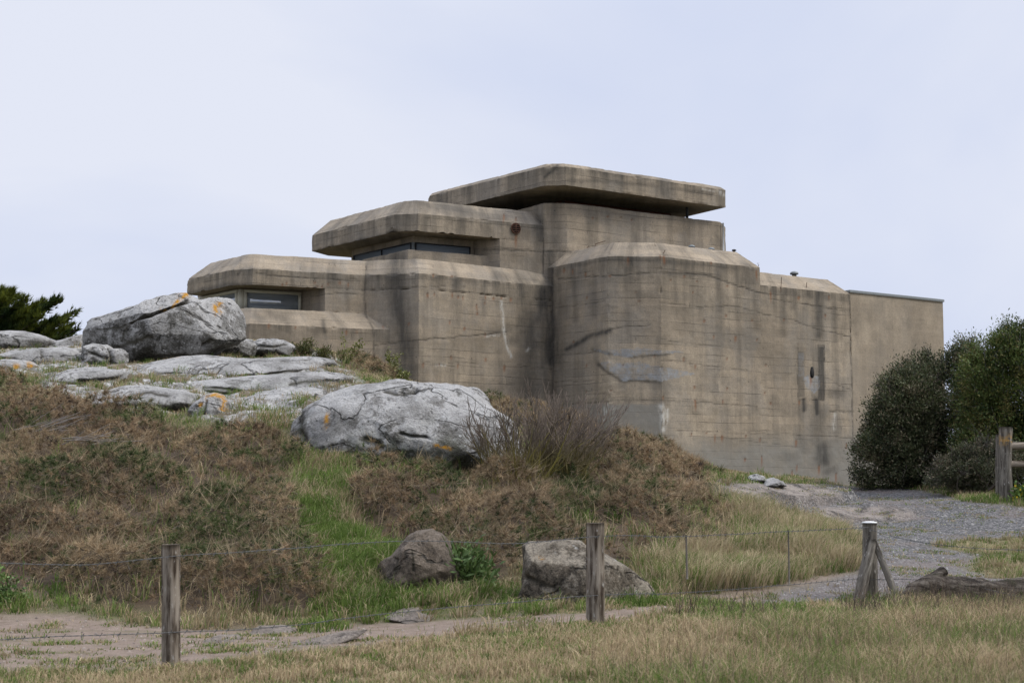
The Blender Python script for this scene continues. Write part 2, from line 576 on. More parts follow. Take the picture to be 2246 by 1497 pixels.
# ------------------------------------------------------------------ the bunker
# weathering marks of the walls: (shape points in the photograph, half width, strength)
PAINT = {
 'stain_dark': [
  ([(872, 575), (868, 620), (878, 700), (893, 780), (898, 835)], 26, .72),
  ([(880, 575), (905, 572)], 12, .4),
  ([(1142, 615), (1150, 700), (1165, 760), (1158, 860)], 26, .62),
  ([(1190, 640), (1205, 700), (1209, 790)], 24, .85),
  ([(1190, 790), (1208, 870)], 14, .5),
  ([(1203, 560), (1209, 640)], 14, .7),
  ([(1090, 604), (1170, 616)], 13, .5),
  ([(1085, 730), (1150, 712), (1213, 690)], 15, .5),
  ([(1120, 745), (1190, 735)], 16, .45),
  ([(1243, 766), (1268, 752), (1292, 737), (1335, 725)], 6, .85),
  ([(1228, 600), (1230, 680)], 22, .4),
  ([(1218, 620), (1218, 860)], 8, .5),
  ([(1250, 600), (1320, 585)], 14, .32),
  ([(1350, 580), (1440, 580)], 12, .22),
  ([(1635, 590), (1637, 622)], 17, .55),
  ([(1500, 585), (1570, 592)], 14, .35),
  ([(1470, 600), (1560, 603)], 6, .5),
  ([(1695, 640), (1850, 655)], 9, .38),
  ([(1795, 645), (1797, 735)], 10, .75),
  ([(1740, 650), (1742, 672)], 10, .4),
  ([(1762, 876), (1764, 900)], 5, .9),
  ([(1790, 876), (1793, 905)], 7, .95),
  ([(1795, 905), (1793, 965)], 18, .42),
  ([(1803, 980), (1806, 1012)], 17, .8),
  ([(1790, 1005), (1815, 1012)], 8, .6),
  ([(1830, 1028), (1810, 1036)], 9, .5),
  ([(1725, 1000), (1740, 1003)], 13, .3),
  ([(1760, 960), (1768, 985)], 12, .25),
  ([(1700, 880), (1760, 905)], 20, .2),
  ([(1640, 770), (1700, 790)], 24, .18),
  ([(1500, 690), (1640, 735)], 36, .2),
  ([(1560, 640), (1640, 700)], 26, .18),
  ([(960, 455), (1105, 480)], 15, .5),
  ([(1060, 490), (1100, 540)], 13, .3),
  ([(1186, 485), (1188, 575)], 12, .65),
  ([(1120, 555), (1185, 590)], 24, .33),
  ([(690, 552), (780, 530), (862, 509)], 4, .55),
  ([(905, 440), (940, 452), (985, 470)], 9, .5),
  ([(420, 641), (510, 624), (600, 631)], 6, .6),
  ([(590, 688), (625, 697)], 16, .5),
  ([(560, 690), (575, 700)], 9, .4),
  ([(630, 710), (632, 725)], 7, .5),
  ([(708, 702), (712, 726)], 5, .6),
  ([(1455, 388), (1457, 428)], 16, .45),
  ([(1195, 388), (1213, 372), (1222, 364)], 4, .75),
  ([(1300, 372), (1420, 388)], 9, .35),
  ([(1215, 455), (1218, 540)], 14, .35),
  ([(1300, 470), (1430, 490)], 20, .22),
  ([(1560, 480), (1585, 540)], 16, .3),
  ([(1245, 395), (1400, 402), (1560, 425)], 5, .45),
  ([(1455, 575), (1560, 582), (1650, 592)], 7, .5),
  ([(1225, 592), (1330, 568), (1445, 570)], 8, .45),
  ([(925, 606), (1060, 618), (1200, 634)], 6, .42),
  ([(1530, 600), (1535, 700)], 9, .35), ([(1480, 580), (1482, 660)], 7, .35), ([(1575, 600), (1578, 680)], 8, .4), ([(1655, 600), (1660, 720)], 9, .4),
  ([(1715, 640), (1718, 730)], 8, .4), ([(1830, 655), (1833, 745)], 8, .4), ([(1000, 615), (1003, 700)], 9, .3), ([(1060, 622), (1062, 690)], 8, .3),
  ([(1400, 575), (1402, 660)], 9, .3), ([(1300, 585), (1303, 690)], 10, .35), ([(1260, 590), (1262, 700)], 8, .4),
  ([(1290, 465), (1293, 530)], 8, .4), ([(1390, 478), (1392, 535)], 9, .35), ([(1500, 485), (1502, 540)], 9, .3),
  ([(760, 495), (762, 525)], 6, .3), ([(820, 480), (822, 512)], 6, .3), ([(640, 600), (642, 625)], 5, .35), ([(760, 608), (763, 680)], 6, .35),
  ([(1870, 700), (1935, 700), (1940, 800)], 26, .16),
  ([(1990, 680), (2000, 760)], 30, .12),
  ([(1312, 798), (1330, 812), (1362, 834), (1400, 833), (1450, 838)], 4, .75),
  ([(1298, 765), (1340, 776), (1395, 781), (1470, 776)], 3, .7),
  ([(1820, 858), (1845, 862)], 10, .45),
 ],
 'crack': [
  ([(1225, 613), (1290, 607), (1335, 607), (1449, 597), (1545, 603), (1572, 611), (1640, 635), (1690, 648)], 2.2, .95),
  ([(1449, 663), (1530, 674), (1610, 671), (1680, 690), (1740, 703), (1790, 722), (1862, 737)], 1.8, .7),
  ([(1685, 655), (1740, 663), (1862, 684)], 1.8, .8),
  ([(1330, 725), (1380, 716), (1425, 714)], 2, .85),
  ([(1217, 676), (1270, 668), (1330, 660)], 1.8, .7),
  ([(1232, 889), (1280, 884), (1340, 880), (1449, 879), (1560, 884), (1660, 892)], 2, .75),
  ([(818, 757), (870, 752), (921, 745), (1060, 735), (1110, 728)], 2.2, .95),
  ([(818, 639), (870, 633), (921, 629), (1020, 628)], 1.6, .6),
  ([(1060, 547), (1120, 549), (1192, 552), (1252, 552)], 2.4, 1),
  ([(800.5, 603), (800.5, 690), (818, 721), (818, 800)], 2.2, .85),
  ([(1211, 590), (1212, 700), (1213, 880)], 2.6, .95),
  ([(560, 601), (680, 610), (800, 614)], 1.8, .8),
  ([(712, 645), (800, 646)], 1.6, .6),
  ([(1750, 753), (1750, 876), (1808, 878), (1808, 757), (1794, 757), (1794, 826)], 1.5, .75),
  ([(1765, 773), (1765, 826), (1778, 826)], 1.3, .5),
  ([(1820, 901), (1871, 902)], 2.6, .9),
  ([(1862, 644), (1864, 700), (1869, 860), (1872, 1062)], 1.8, .95),
  ([(1811, 830), (1830, 838), (1850, 850), (1868, 855)], 1.6, .7),
  ([(526, 560), (527, 590)], 1.5, .5),
  ([(521, 601), (530, 592)], 3.5, .9),
  ([(1210, 360), (1222, 372)], 3, .85),
  ([(1228, 540), (1340, 470)], 0.1, 0),
  ([(700, 530), (760, 515), (858, 492)], 1.5, .6),
  ([(1135, 800), (1213, 811)], 1.5, .6),
  ([(1080, 837), (1213, 845)], 1.5, .55),
  ([(983, 795), (1060, 800), (1213, 812)], 1.4, .6),
  ([(921, 791), (1000, 803)], 1.4, .55),
  ([(1449, 790), (1560, 803), (1640, 812)], 1.6, .65),
  ([(1449, 744), (1500, 752), (1580, 760)], 1.5, .55),
  ([(1217, 838), (1330, 832)], 1.5, .55),
  ([(1217, 870), (1330, 862)], 1.5, .55),
  ([(1217, 780), (1300, 772)], 1.5, .5),
  ([(1480, 944), (1560, 948), (1760, 955), (1870, 960)], 1.5, .6),
  ([(1600, 962), (1780, 985)], 1.3, .4),
 ],
 'white': [
  ([(1451, 890), (1455, 942)], 6, 1), ([(1462, 898), (1461, 926)], 4, .9),
  ([(1326, 896), (1325, 921)], 3.5, .9), ([(1331, 886), (1330, 905)], 3, .8), ([(1345, 890), (1345, 896)], 2, .7),
  ([(1830, 908), (1829, 940)], 4, .6),
  ([(1099, 660), (1103, 700), (1107, 735), (1113, 760), (1122, 783)], 3, .95),
  ([(1066, 738), (1095, 735)], 2, .7), ([(958, 798), (975, 800)], 3.5, .7), ([(1155, 768), (1160, 763)], 3, .6),
  ([(1580, 423), (1586, 428)], 4, .8), ([(1540, 416), (1578, 420)], 1.5, .6),
  ([(1778, 826), (1776, 850)], 6, .35),
 ],
 'patch': [],
}
PATCHES = [[(1298, 764), (1340, 768), (1400, 762), (1460, 768), (1500, 773), (1420, 777), (1370, 782), (1330, 776)],
           [(1312, 797), (1330, 791), (1365, 797), (1400, 792), (1425, 800), (1470, 807), (1525, 820), (1480, 829), (1450, 836), (1400, 831), (1365, 834), (1345, 815)],
           [(1762, 828), (1775, 822), (1796, 826), (1798, 850), (1785, 862), (1768, 852)],
           [(1751, 773), (1764, 773), (1764, 826), (1751, 826)]]
NICHE = [[(1794, 758), (1808, 758), (1808, 877), (1794, 875)], [(1751, 770), (1764, 770), (1764, 870), (1751, 870)]]
# rust drips below the ends of the form ties: x, y, length
RUST = [(938, 645, 14), (952, 643, 9), (992, 643, 14), (1005, 649, 7), (1016, 648, 12), (1064, 650, 12), (1082, 652, 9), (1100, 652, 9),
 (1046, 668, 24), (1046, 687, 7), (1063, 664, 6), (986, 706, 10), (1019, 718, 11), (1065, 732, 10), (989, 780, 12), (1065, 785, 12),
 (928, 796, 14), (1004, 800, 12), (1106, 802, 18), (840, 715, 10), (896, 708, 8), (1120, 655, 10), (962, 796, 6), (950, 600, 10), (990, 603, 5),
 (1500, 785, 12), (1524, 800, 14), (1612, 738, 16), (1565, 736, 10), (1660, 745, 6), (1525, 876, 34), (1568, 955, 20), (1584, 955, 18),
 (1584, 955, 12), (1667, 962, 12), (1670, 1002, 28), (1746, 966, 18), (1748, 1020, 20), (1737, 1033, 18), (1796, 1022, 26), (1833, 1038, 30),
 (1856, 972, 14), (1634, 1004, 10), (1635, 955, 8), (1517, 952, 7), (1545, 700, 8), (1470, 612, 4), (1528, 616, 4), (1596, 625, 6), (1680, 800, 6),
 (1594, 850, 8), (1523, 845, 8), (1594, 785, 8), (1678, 860, 6), (1690, 883, 5), (1585, 878, 10), (1690, 640, 30), (1753, 650, 12), (1818, 648, 10),
 (1660, 592, 30), (1131, 514, 40), (1105, 470, 22), (1132, 478, 12), (690, 619, 8), (720, 622, 6), (763, 620, 14), (745, 616, 8), (620, 622, 8),
 (629, 618, 8), (590, 712, 14), (648, 716, 8), (782, 722, 12), (760, 724, 14), (695, 628, 5), (706, 628, 6), (1338, 605, 6), (1284, 598, 14),
 (1257, 590, 14), (1237, 590, 12), (1288, 650, 8), (1395, 640, 4), (1402, 660, 3), (1365, 800, 4), (1436, 780, 5), (1338, 856, 4), (1285, 858, 5),
 (1285, 798, 8), (1257, 748, 4), (1455, 868, 12), (1448, 560, 10), (1456, 562, 24), (1378, 565, 26), (1300, 478, 6), (1333, 475, 4), (1362, 476, 4), (1385, 480, 4),
 (1777, 826, 30), (1753, 878, 12), (1550, 948, 6), (1500, 605, 6), (1560, 575, 8), (1520, 640, 6), (1592, 690, 6), (1650, 700, 5), (1810, 690, 8), (1720, 700, 5)]

def paint(p):
    """the weathering and painted niche shade of a wall grid, looked up where each point of the wall appears"""
    x, y = pix(p)
    x = x + 2.0 * fbm(p * 2.3, 3, 50)
    y = y + 3.0 * fbm(p * 2.3 + 9, 3, 51)
    out = {}
    for ch, items in PAINT.items():
        a = np.zeros(len(p))
        for pts, w, s in items:
            q = np.asarray(pts)
            m = (x > q[:, 0].min() - 2.5 * w) & (x < q[:, 0].max() + 2.5 * w) & (y > q[:, 1].min() - 2.5 * w) & (y < q[:, 1].max() + 2.5 * w)
            if m.any():
                d = sdist(x[m], y[m], pts)
                a[m] = np.maximum(a[m], s * np.exp(-(d / (w * (.8 if ch == 'crack' else 1))) ** 2))
        out[ch] = a
    for q in PATCHES:
        out['patch'] = np.maximum(out['patch'], inpoly(x, y, q) * (1.0 if q is not PATCHES[3] else 0.5))
    for q in NICHE:
        out['stain_dark'] = np.maximum(out['stain_dark'], inpoly(x, y, q) * (0.72 if q is NICHE[0] else .4))  # shade of the recessed niche bars put into the colour, wall stays flat
    r = np.zeros(len(p)); c = out['crack']
    for i, (rx, ry, ln) in enumerate(RUST):
        m = (np.abs(x - rx) < 6) & (y > ry - 6) & (y < ry + ln + 4)
        if m.any():
            dx, dy = x[m] - rx, y[m] - ry
            w = 1.6 + 0.8 * (i % 3 == 0)
            r[m] = np.maximum(r[m], np.exp(-(dx / w) ** 2) * smooth(-2, 1, dy) * (1 - smooth(0.3 * ln, ln, dy)) * 0.9)
            c[m] = np.maximum(c[m], 0.8 * np.exp(-(dx ** 2 + (dy * 0.8) ** 2) / 3.2))
    out['rust'] = r
    yb = np.where(x < 1452, 884, 925 + 30 * fbm(p * .5, 2, 5))
    ww = np.where(x < 1452, 6, 70)
    out['grey'] = np.where(x > 1210, smooth(yb, yb + ww, y), 0) * 0.9
    return out

def offs(poly, d):
    """the plan polygon moved inward by d, corners mitred"""
    poly = np.asarray(poly, float)
    e = np.roll(poly, -1, 0) - poly
    n = norm(np.stack([-e[:, 1], e[:, 0]], -1))
    n0 = np.roll(n, 1, 0)
    b = n + n0
    return poly + d * b / np.maximum(1 + (n * n0).sum(-1, keepdims=True), 0.25)

def lerp2(a, b, c, d, u, v):
    return (a * (1 - u) + b * u) * (1 - v) + (d * (1 - u) + c * u) * v

def prism(name, poly, levels, mat, parent, top=True, bottom=False, cell=0.05, drips=True, amp=0.012, fine=True, chip=0.0, chipx=0):
    """a concrete block: rings (height, inset) on one plan polygon, its seen faces finely divided"""
    poly = np.asarray(poly, float)[:, :2]
    mb = MB()
    at = {k: [] for k in ('stain_dark', 'crack', 'white', 'patch', 'rust', 'grey', 'drip')}
    n = len(poly)
    bnd = []
    seg = np.linalg.norm(np.roll(poly, -1, 0) - poly, axis=1)
    cum = np.concatenate([[0], np.cumsum(seg)])
    rings = [np.concatenate([offs(poly, i) if i else poly, np.full((n, 1), z)], 1) for z, i in levels]
    for li in range(len(levels) - 1):
        A, B = rings[li], rings[li + 1]
        (z0, i0), (z1, i1) = levels[li], levels[li + 1]
        hgt = math.hypot(z1 - z0, i1 - i0)
        for e in range(n):
            a, b, c, d = A[e], A[(e + 1) % n], B[(e + 1) % n], B[e]
            nrm = np.cross(b - a, d - a)
            facing = np.dot(nrm, np.array([0, 0, EYE]) - (a + b + c + d) / 4) > 0
            cc = cell if (facing and fine) else 1.5
            nv = max(1, int(hgt / (cell if fine else 1.5)))
            nu = max(1, int(np.linalg.norm(b - a) / cc))
            u, v = np.meshgrid(np.linspace(0, 1, nu + 1), np.linspace(0, 1, nv + 1))
            u, v = u.ravel()[:, None], v.ravel()[:, None]
            p = lerp2(a, b, c, d, u, v)
            i = (np.arange(nv)[:, None] * (nu + 1) + np.arange(nu)[None]).ravel()
            q = np.stack([i, i + 1, i + nu + 2, i + nu + 1], -1)
            bnd.append((((u < 1e-6) | (u > 1 - 1e-6) | (v < 1e-6) | (v > 1 - 1e-6)) & fine).ravel())
            uv = np.concatenate([cum[e] + u * seg[e], p[:, 2:3] if i0 == i1 else z0 + v * hgt], 1)
            mb.add(p, q, uv)
            if facing and fine:
                pt = paint(p)
            else:
                pt = {k: np.zeros(len(p)) for k in at}
            for k in at:
                if k != 'drip':
                    at[k].append(pt[k])
            if drips and i0 == i1 and li + 1 < len(levels) - 0:
                at['drip'].append(np.exp(-(z1 - p[:, 2]) / 0.75) if (li + 2 < len(levels) and levels[li + 2][1] > i1) else np.zeros(len(p)))
            else:
                at['drip'].append(np.full(len(p), 0.12 if i0 != i1 else 0.0))
    V = mb.verts()
    nz = np.stack([fbm(V * 1.1 + 3, 3, 60), fbm(V * 1.1 + 31, 3, 61), fbm(V * 1.1 + 57, 3, 62)], -1) * amp * 1.6 \
        + np.stack([vnoise(V * 9, 63), vnoise(V * 9 + 5, 64), vnoise(V * 9 + 11, 65)], -1) * amp * 0.45
    e_ = np.concatenate(bnd)
    cen = np.append(poly.mean(0), 0)
    w_in = norm((cen - V) * [1, 1, 0] + [0, 0, -.2])
    V = V + nz + w_in * (e_ * np.clip(fbm(V * 2.9 + 71, 4, 67) * 2.6 - .35, 0, 1) * .055)[:, None] * (amp > .008)
    if chip:       # the lower front edge has broken away in places
        z0 = levels[0][0]
        cn = np.clip(fbm(V * np.array([1.6, 1.6, .3]) + 17, 4, 66) * 2.2 - .25, 0, 1) * chip
        V[:, 2] += np.where((V[:, 2] < z0 + .12) & (pix(V)[0] < chipx), cn, 0)
    mb.v = [V]
    nb = len(V)
    extra = 0
    if top:
        r = rings[-1]; mb.add(np.concatenate([offs(r[:, :2], .07 if fine else 0), r[:, 2:] - (.05 if fine else .004)], 1), np.arange(n)[None]); extra += n
    if bottom:
        r = rings[0]; mb.add(r, np.arange(n)[None, ::-1], uv=r[:, :2]); extra += n
    attrs = {k: np.concatenate(v + [np.zeros(extra)]) for k, v in at.items()}
    if top: attrs['stain_dark'][nb:nb + n] = .85        # unseen roof tops darkened so less light bounces up under the slabs
    return put_mb(name, mb, mat, parent, attrs=attrs)

def xy(px, py, z):
    return PZ(px, py, z)[:2]

def line_x(p, d, q, e):
    """where p + t d meets q + s e"""
    t = ((q[0] - p[0]) * e[1] - (q[1] - p[1]) * e[0]) / (d[0] * e[1] - d[1] * e[0])
    return p + t * d

def at_px(a, b, px):
    """the point of the plan line a-b that the photograph shows in column px (near the horizon line)"""
    r = ray(px, 700)[:2]
    return line_x(np.zeros(2), r, a, b - a)

RH = np.array([math.sin(math.radians(54.6)), math.cos(math.radians(54.6))])
LH = np.array([-RH[1], RH[0]])

bunker = thing('concrete_bunker', 'huge stepped grey-brown concrete bunker with overhanging roof slabs and slit windows', 'bunker', (2.0, 58.0, 3.0))
CM = M['concrete']
# lower storey: the two blocks on the left share one zigzag front and one roof edge
zA = 9.05
a409, a511, a554, a800 = xy(409.5, 613.7, zA), xy(511, 591, zA), xy(554, 588.9, zA), xy(800, 603.5, zA)
b918, b1209 = xy(919, 598.8, zA), xy(1209, 627.5, zA)
b_end = b1209 + 2.5 * norm(b1209 - b918)
a_back = a409 + RH * 14
hood_poly = [a409, a511, a554, a800, b918, b1209, b_end, b_end + LH * 6, a_back]
prism('roof_slab', hood_poly, [(8.51, 0), (zA, 0), (zA + .6, .6)], CM, bunker, bottom=True, chip=.12, chipx=700)
prism('wall', [a800, b918, b1209, b_end, b_end + LH * 6, a800 + LH * 6], [(1.5, 0), (8.51, 0)], CM, bunker, top=False)
# sloped sill block below the left window
aR = norm(a800 - a554)
a830 = a800 + aR * 1.2
prism('sill_wall', [a409, a511, a554, a830, a830 + LH * 5, a409 + RH * 8], [(4.0, -.61), (7.09, -.61), (7.7, 0)], CM, bunker)
def core_corner(l0, l1, r0, r1, d):
    dl, dr = norm(l1 - l0), norm(r1 - r0)
    nl, nr = np.array([-dl[1], dl[0]]), np.array([-dr[1], dr[0]])
    return line_x(l0 + nl * d, dl, r0 + nr * d, dr), dl, dr
kc, kl, kr = core_corner(a409, a511, a554, a800, 1.15)
kc = at_px(kc, kc + kr, 527)
k659 = at_px(kc, kc + kr, 660)
kleft = kc - kl * 3.2
prism('recess_wall', [kleft, kc, kc + kr * 7, kc + kr * 7 + LH * 3, kleft + RH * 6], [(7.6, 0), (8.6, 0)], CM, bunker, top=False, drips=False)
c712 = at_px(a554, a800, 712)
prism('recess_cheek', [c712, a800 + aR * .3, a800 + aR * .3 + LH * 2, k659 + kr * .2 + LH * .4, k659], [(7.69, 0), (8.511, 0)], CM, bunker, top=False, drips=False)

def frame_window(name, p0, p1, z0, z1, nrm, mat, parent, ft=0.07, dep=0.06, bars=(), label=None):
    """a framed window on the plan segment p0-p1 facing nrm: frame mesh with its pane as sub-part"""
    p0, p1 = np.append(p0, 0.0), np.append(p1, 0.0)
    n3 = np.append(nrm, 0.0)
    d = norm(p1 - p0); Lw = np.linalg.norm(p1 - p0); up = np.array([0, 0, 1.0])
    mb = MB()
    def bar(u0, u1, a, b):
        c = p0 + d * (u0 + u1) / 2 + up * (a + b) / 2 + n3 * dep
        mb.box(c, d * (u1 - u0) / 2, n3 * dep, up * (b - a) / 2)
    bar(0, Lw, z0, z0 + ft); bar(0, Lw, z1 - ft, z1)
    bar(0, ft, z0 + ft, z1 - ft); bar(Lw - ft, Lw, z0 + ft, z1 - ft)
    for t in bars: bar(Lw * t - ft / 2, Lw * t + ft / 2, z0 + ft, z1 - ft)
    f = put_mb(name, mb, mat, parent)
    g = MB()
    c = p0 + d * Lw / 2 + up * (z0 + z1) / 2 + n3 * dep * 0.9
    g.box(c, d * (Lw / 2 - ft * .6), n3 * 0.012, up * ((z1 - z0) / 2 - ft * .6))
    put_mb('pane', g, M['glass'], f)
    if label: f['label'] = label
    return f

nR = np.array([kr[1], -kr[0]]); nL = np.array([kl[1], -kl[0]])
frame_window('window', kc + kr * 0.10, k659 - kr * 0.03, 7.72, 8.46, nR, M['cream'], bunker, 0.10)
frame_window('window', kleft + kl * .3, kc - kl * 0.10, 7.72, 8.46, nL, M['cream'], bunker, 0.10)
mb = MB(); mb.box(np.append(kc + (nR + nL) * .0, 8.09), np.append(kr, 0) * .1, np.append(nR, 0) * .1, (0, 0, .37))
put_mb('corner_post', mb, M['cream'], bunker)

# second storey with the long corner window
zE = 11.4
e684, e863, e917, e1189 = xy(684.7, 516, zE), xy(863.5, 470.7, zE), xy(917, 468.2, zE), xy(1189, 494, zE)
eR = norm(e1189 - e917); eL = norm(e863 - e684)
e_end = e1189 + eR * 2.5
e_l2 = e684 + RH * 1.0 + LH * .55
prism('roof_slab', [e684, e863, e917, e1189, e_end, e_end + LH * 5, e_l2 + RH * 7, e_l2], [(10.77, 0), (zE, 0), (zE + .6, .6)], CM, bunker, bottom=True, chip=.07, chipx=1080)
ec, el, er = core_corner(e684, e863, e917, e1189, 1.05)
e1035 = at_px(ec, ec + er, 1037)
e1096 = at_px(e917, e1189, 1096)
prism('wall', [e1096, e1189 + eR * .3, e1189 + eR * .3 + LH * 2, e1035 + er * .2 + LH * .4, e1035], [(9.3, 0), (10.772, 0)], CM, bunker, top=False, drips=False)
eleft = ec - el * 4.3
prism('recess_wall', [eleft, ec, ec + er * 6, ec + er * 6 + LH * 3, eleft + RH * 6], [(9.3, 0), (10.85, 0)], CM, bunker, top=False, drips=False)
par = offs([eleft - nL * 0, ec, ec + er * 6, ec + er * 6 + LH * 3, eleft + RH * 6], -.62)
prism('parapet', [at_px(par[0], par[1], 790), par[1], at_px(par[1], par[2], 1098), at_px(par[1], par[2], 1098) + LH * .5, par[1] + LH * .2 + RH * .35, at_px(par[0], par[1], 790) + RH * .4],
      [(9.3, 0), (10.1, 0), (10.15, .05)], CM, bunker, drips=False)
neR = np.array([er[1], -er[0]]); neL = np.array([el[1], -el[0]])
frame_window('window', ec + er * 0.02, e1035 - er * 0.16, 9.75, 10.52, neR, M['dark'], bunker, 0.035)
frame_window('window', eleft + el * .3, ec - el * 0.02, 9.75, 10.52, neL, M['dark'], bunker, 0.035, bars=(0.5,))
mb = MB(); mb.box(np.append(ec + (neR + neL) * .05, 10.13), np.append(er, 0) * .045, np.append(neR, 0) * .045, (0, 0, .385))
put_mb('corner_post', mb, M['zinc'], bunker)

# right-hand block
zD = 9.78
d1215, d1331, d1449, d1661 = xy(1215, 585, zD), xy(1333, 561.7, zD), xy(1449, 562.6, zD), xy(1666, 586.5, zD)
dL = norm(d1331 - d1215); dR = norm(d1661 - d1449); nD = np.array([dR[1], -dR[0]]); inD = -nD
d_l = d1215 - dL * 3
prism('wall', [d_l, d1331, d1449, d1661, d1661 + inD * 9, d_l + RH * 9], [(0.5, 0), (zD, 0), (zD + .6, .6)], CM, bunker)
q1 = at_px(d1449, d1661, 1600) + inD * .004
q2 = at_px(d1449, d1661, 1866.5) + inD * .004
prism('wall', [q1, q2, q2 + inD * 9, q1 + inD * 9], [(0.5, 0), (9.12, 0), (9.72, .6)], CM, bunker)
# rendered annex
x1 = at_px(d1449, d1661, 1868) + inD * .05
x2 = at_px(d1449, d1661, 2071) + inD * .05
x3 = x2 + dR * .25 + inD * 1.2
annex = prism('annex_wall', [x1, x2, x3, x3 + inD * 7, x1 + inD * 8], [(0.3, 0), (9.2, 0)], M['render'], bunker, drips=False, amp=.005)
annex['label'] = 'smooth rendered plain annex wall'
o5 = offs([x1, x2, x3, x3 + inD * 7, x1 + inD * 8], -.05)
prism('flashing', o5, [(9.2, 0), (9.29, 0), (9.31, .05)], M['zinc'], annex, bottom=True, fine=False, amp=.002, drips=False)

# top storey under the great overhanging slab
zF = 12.26
f1138, f1192, f1244, f1582 = xy(1138, 459, zF), xy(1192.5, 444.3, zF), xy(1244, 444.3, zF), xy(1582, 486, zF)
fL = norm(f1192 - f1138); fR = norm(f1582 - f1244)
f1592 = xy(1591, 496, zF)
f_l = f1192 - fL * 9
f_poly = [f_l, f1192, f1244, f1582, f1592, f1592 - fL * 8, f_l + fR * 8]
prism('wall', f_poly, [(9.0, 0), (zF - .05, 0), (zF, .05)], CM, bunker, drips=False)
zG = 12.75
g1194, g1240, g1591 = xy(1194.5, 406.8, zG), xy(1240.5, 405.8, zG), xy(1591.6, 454.8, zG)
g939 = xy(939, 467.7, zG); gx = xy(1507, 475, zG)
gL = norm(g1194 - g939); gR = norm(g1591 - g1240)
g_l2 = g939 + gR * .4 - gL * .5
g_poly = [g939, g1194, g1240, g1591, g1591 + (gx - g1591) * 6.0, g_l2 + gR * 6.5, g_l2]
slab = prism('roof_slab', g_poly, [(zG, 0), (zG + .7, 0), (zG + .84, .14)], CM, bunker, bottom=True)
slab['label'] = 'top roof slab overhanging on all sides'
in_c, il, ir = core_corner(f_l, f1192, f1244, f1582, 1.9)
i_r = at_px(in_c, in_c + ir, 1470); i_l = in_c - il * 7
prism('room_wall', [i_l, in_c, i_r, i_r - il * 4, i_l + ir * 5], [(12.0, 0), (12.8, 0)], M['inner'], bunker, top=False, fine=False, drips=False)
niR = np.array([ir[1], -ir[0]]); niL = np.array([il[1], -il[0]])
frame_window('window', in_c + ir * .05, i_r, 12.05, 12.73, niR, M['redframe'], bunker, .07, bars=(.2, .4, .6, .8))
frame_window('window', i_l, in_c - il * .05, 12.05, 12.73, niL, M['redframe'], bunker, .07, bars=(.25, .5, .75))
mb = MB(); sp = at_px(f1244, f1582, 1522) - np.array([fR[1], -fR[0]]) * .35
mb.tube([np.append(sp, 12.2), np.append(sp, 12.8)], .055, 10)
put_mb('steel_post', mb, M['dark'], bunker)

# small fittings
def lathe(mb, c, prof, seg=20, ax=np.array([0, 0, 1.0])):
    c = np.asarray(c, float)
    a = norm(np.cross(ax, [1.0, 0.1, 0.05])); b = np.cross(ax, a)
    ang = np.linspace(0, 2 * np.pi, seg, endpoint=False)
    r = np.array([q[0] for q in prof]); z = np.array([q[1] for q in prof])
    v = c + r[:, None, None] * (np.cos(ang)[None, :, None] * a + np.sin(ang)[None, :, None] * b) + z[:, None, None] * ax
    i = np.arange(len(prof) - 1)[:, None] * seg; j = np.arange(seg)[None]; k = (j + 1) % seg
    q = np.stack([i + j, i + k, i + seg + k, i + seg + j], -1).reshape(-1, 4)
    mb.add(v.reshape(-1, 3), [q, np.arange(seg)[None, ::-1], (np.arange(seg) + (len(prof) - 1) * seg)[None]])

def vent(px, py, d, s, zb):
    mb = MB()
    p = P(px, py, d); h = p[2] - zb
    lathe(mb, (p[0], p[1], zb), [(s * .55, -.05), (s * .55, h - s * .2), (s, h - s * .25), (s * 1.05, h), (s * .9, h + s * .3), (s * .4, h + s * .52)])
    put_mb('vent_cap', mb, M['dark'] if s < .12 else M['zinc'], bunker)
vent(1517, 541, 57.8, .125, 10.36); vent(1560, 546.5, 58.4, .125, 10.36); vent(1610, 549, 59.0, .085, 10.36)
vent(1742, 599.5, 60.3, .16, 9.7)
# round ventilation grille on the flush wall of the second storey
gp = at_px(e917, e1189, 1130.5); gn = np.array([eR[1], -eR[0]]); G3 = np.append(gp, PZ(1130, 501, 11.1)[2])
dist = np.linalg.norm(gp); G3[2] = P(1130.5, 501, gp[1])[2]
n3 = np.append(gn, 0.0); u3 = np.append(eR, 0.0); up3 = np.array([0, 0, 1.0])
mb = MB(); ang = np.linspace(0, 2 * np.pi, 25)
mb.tube(G3 + n3 * .04 + .19 * (np.cos(ang)[:, None] * u3 + np.sin(ang)[:, None] * up3), .022, 6, cap=False)
for t in (-.1, -.02, .06, .13): 
    w = math.sqrt(.19 ** 2 - t * t); mb.box(G3 + n3 * .045 + up3 * t, u3 * w, n3 * .012, up3 * .016)
mb.box(G3 + n3 * .05, u3 * .015, n3 * .012, up3 * .185)
gr = put_mb('vent_grille', mb, M['rusty'], bunker)
mb = MB(); lathe(mb, G3 - n3 * .02, [(.185, 0), (.185, .045), (0.001, .046)], 24, n3)
put_mb('duct_opening', mb, M['hole'], gr)  # black disc on the wall stands in for the shade inside the duct
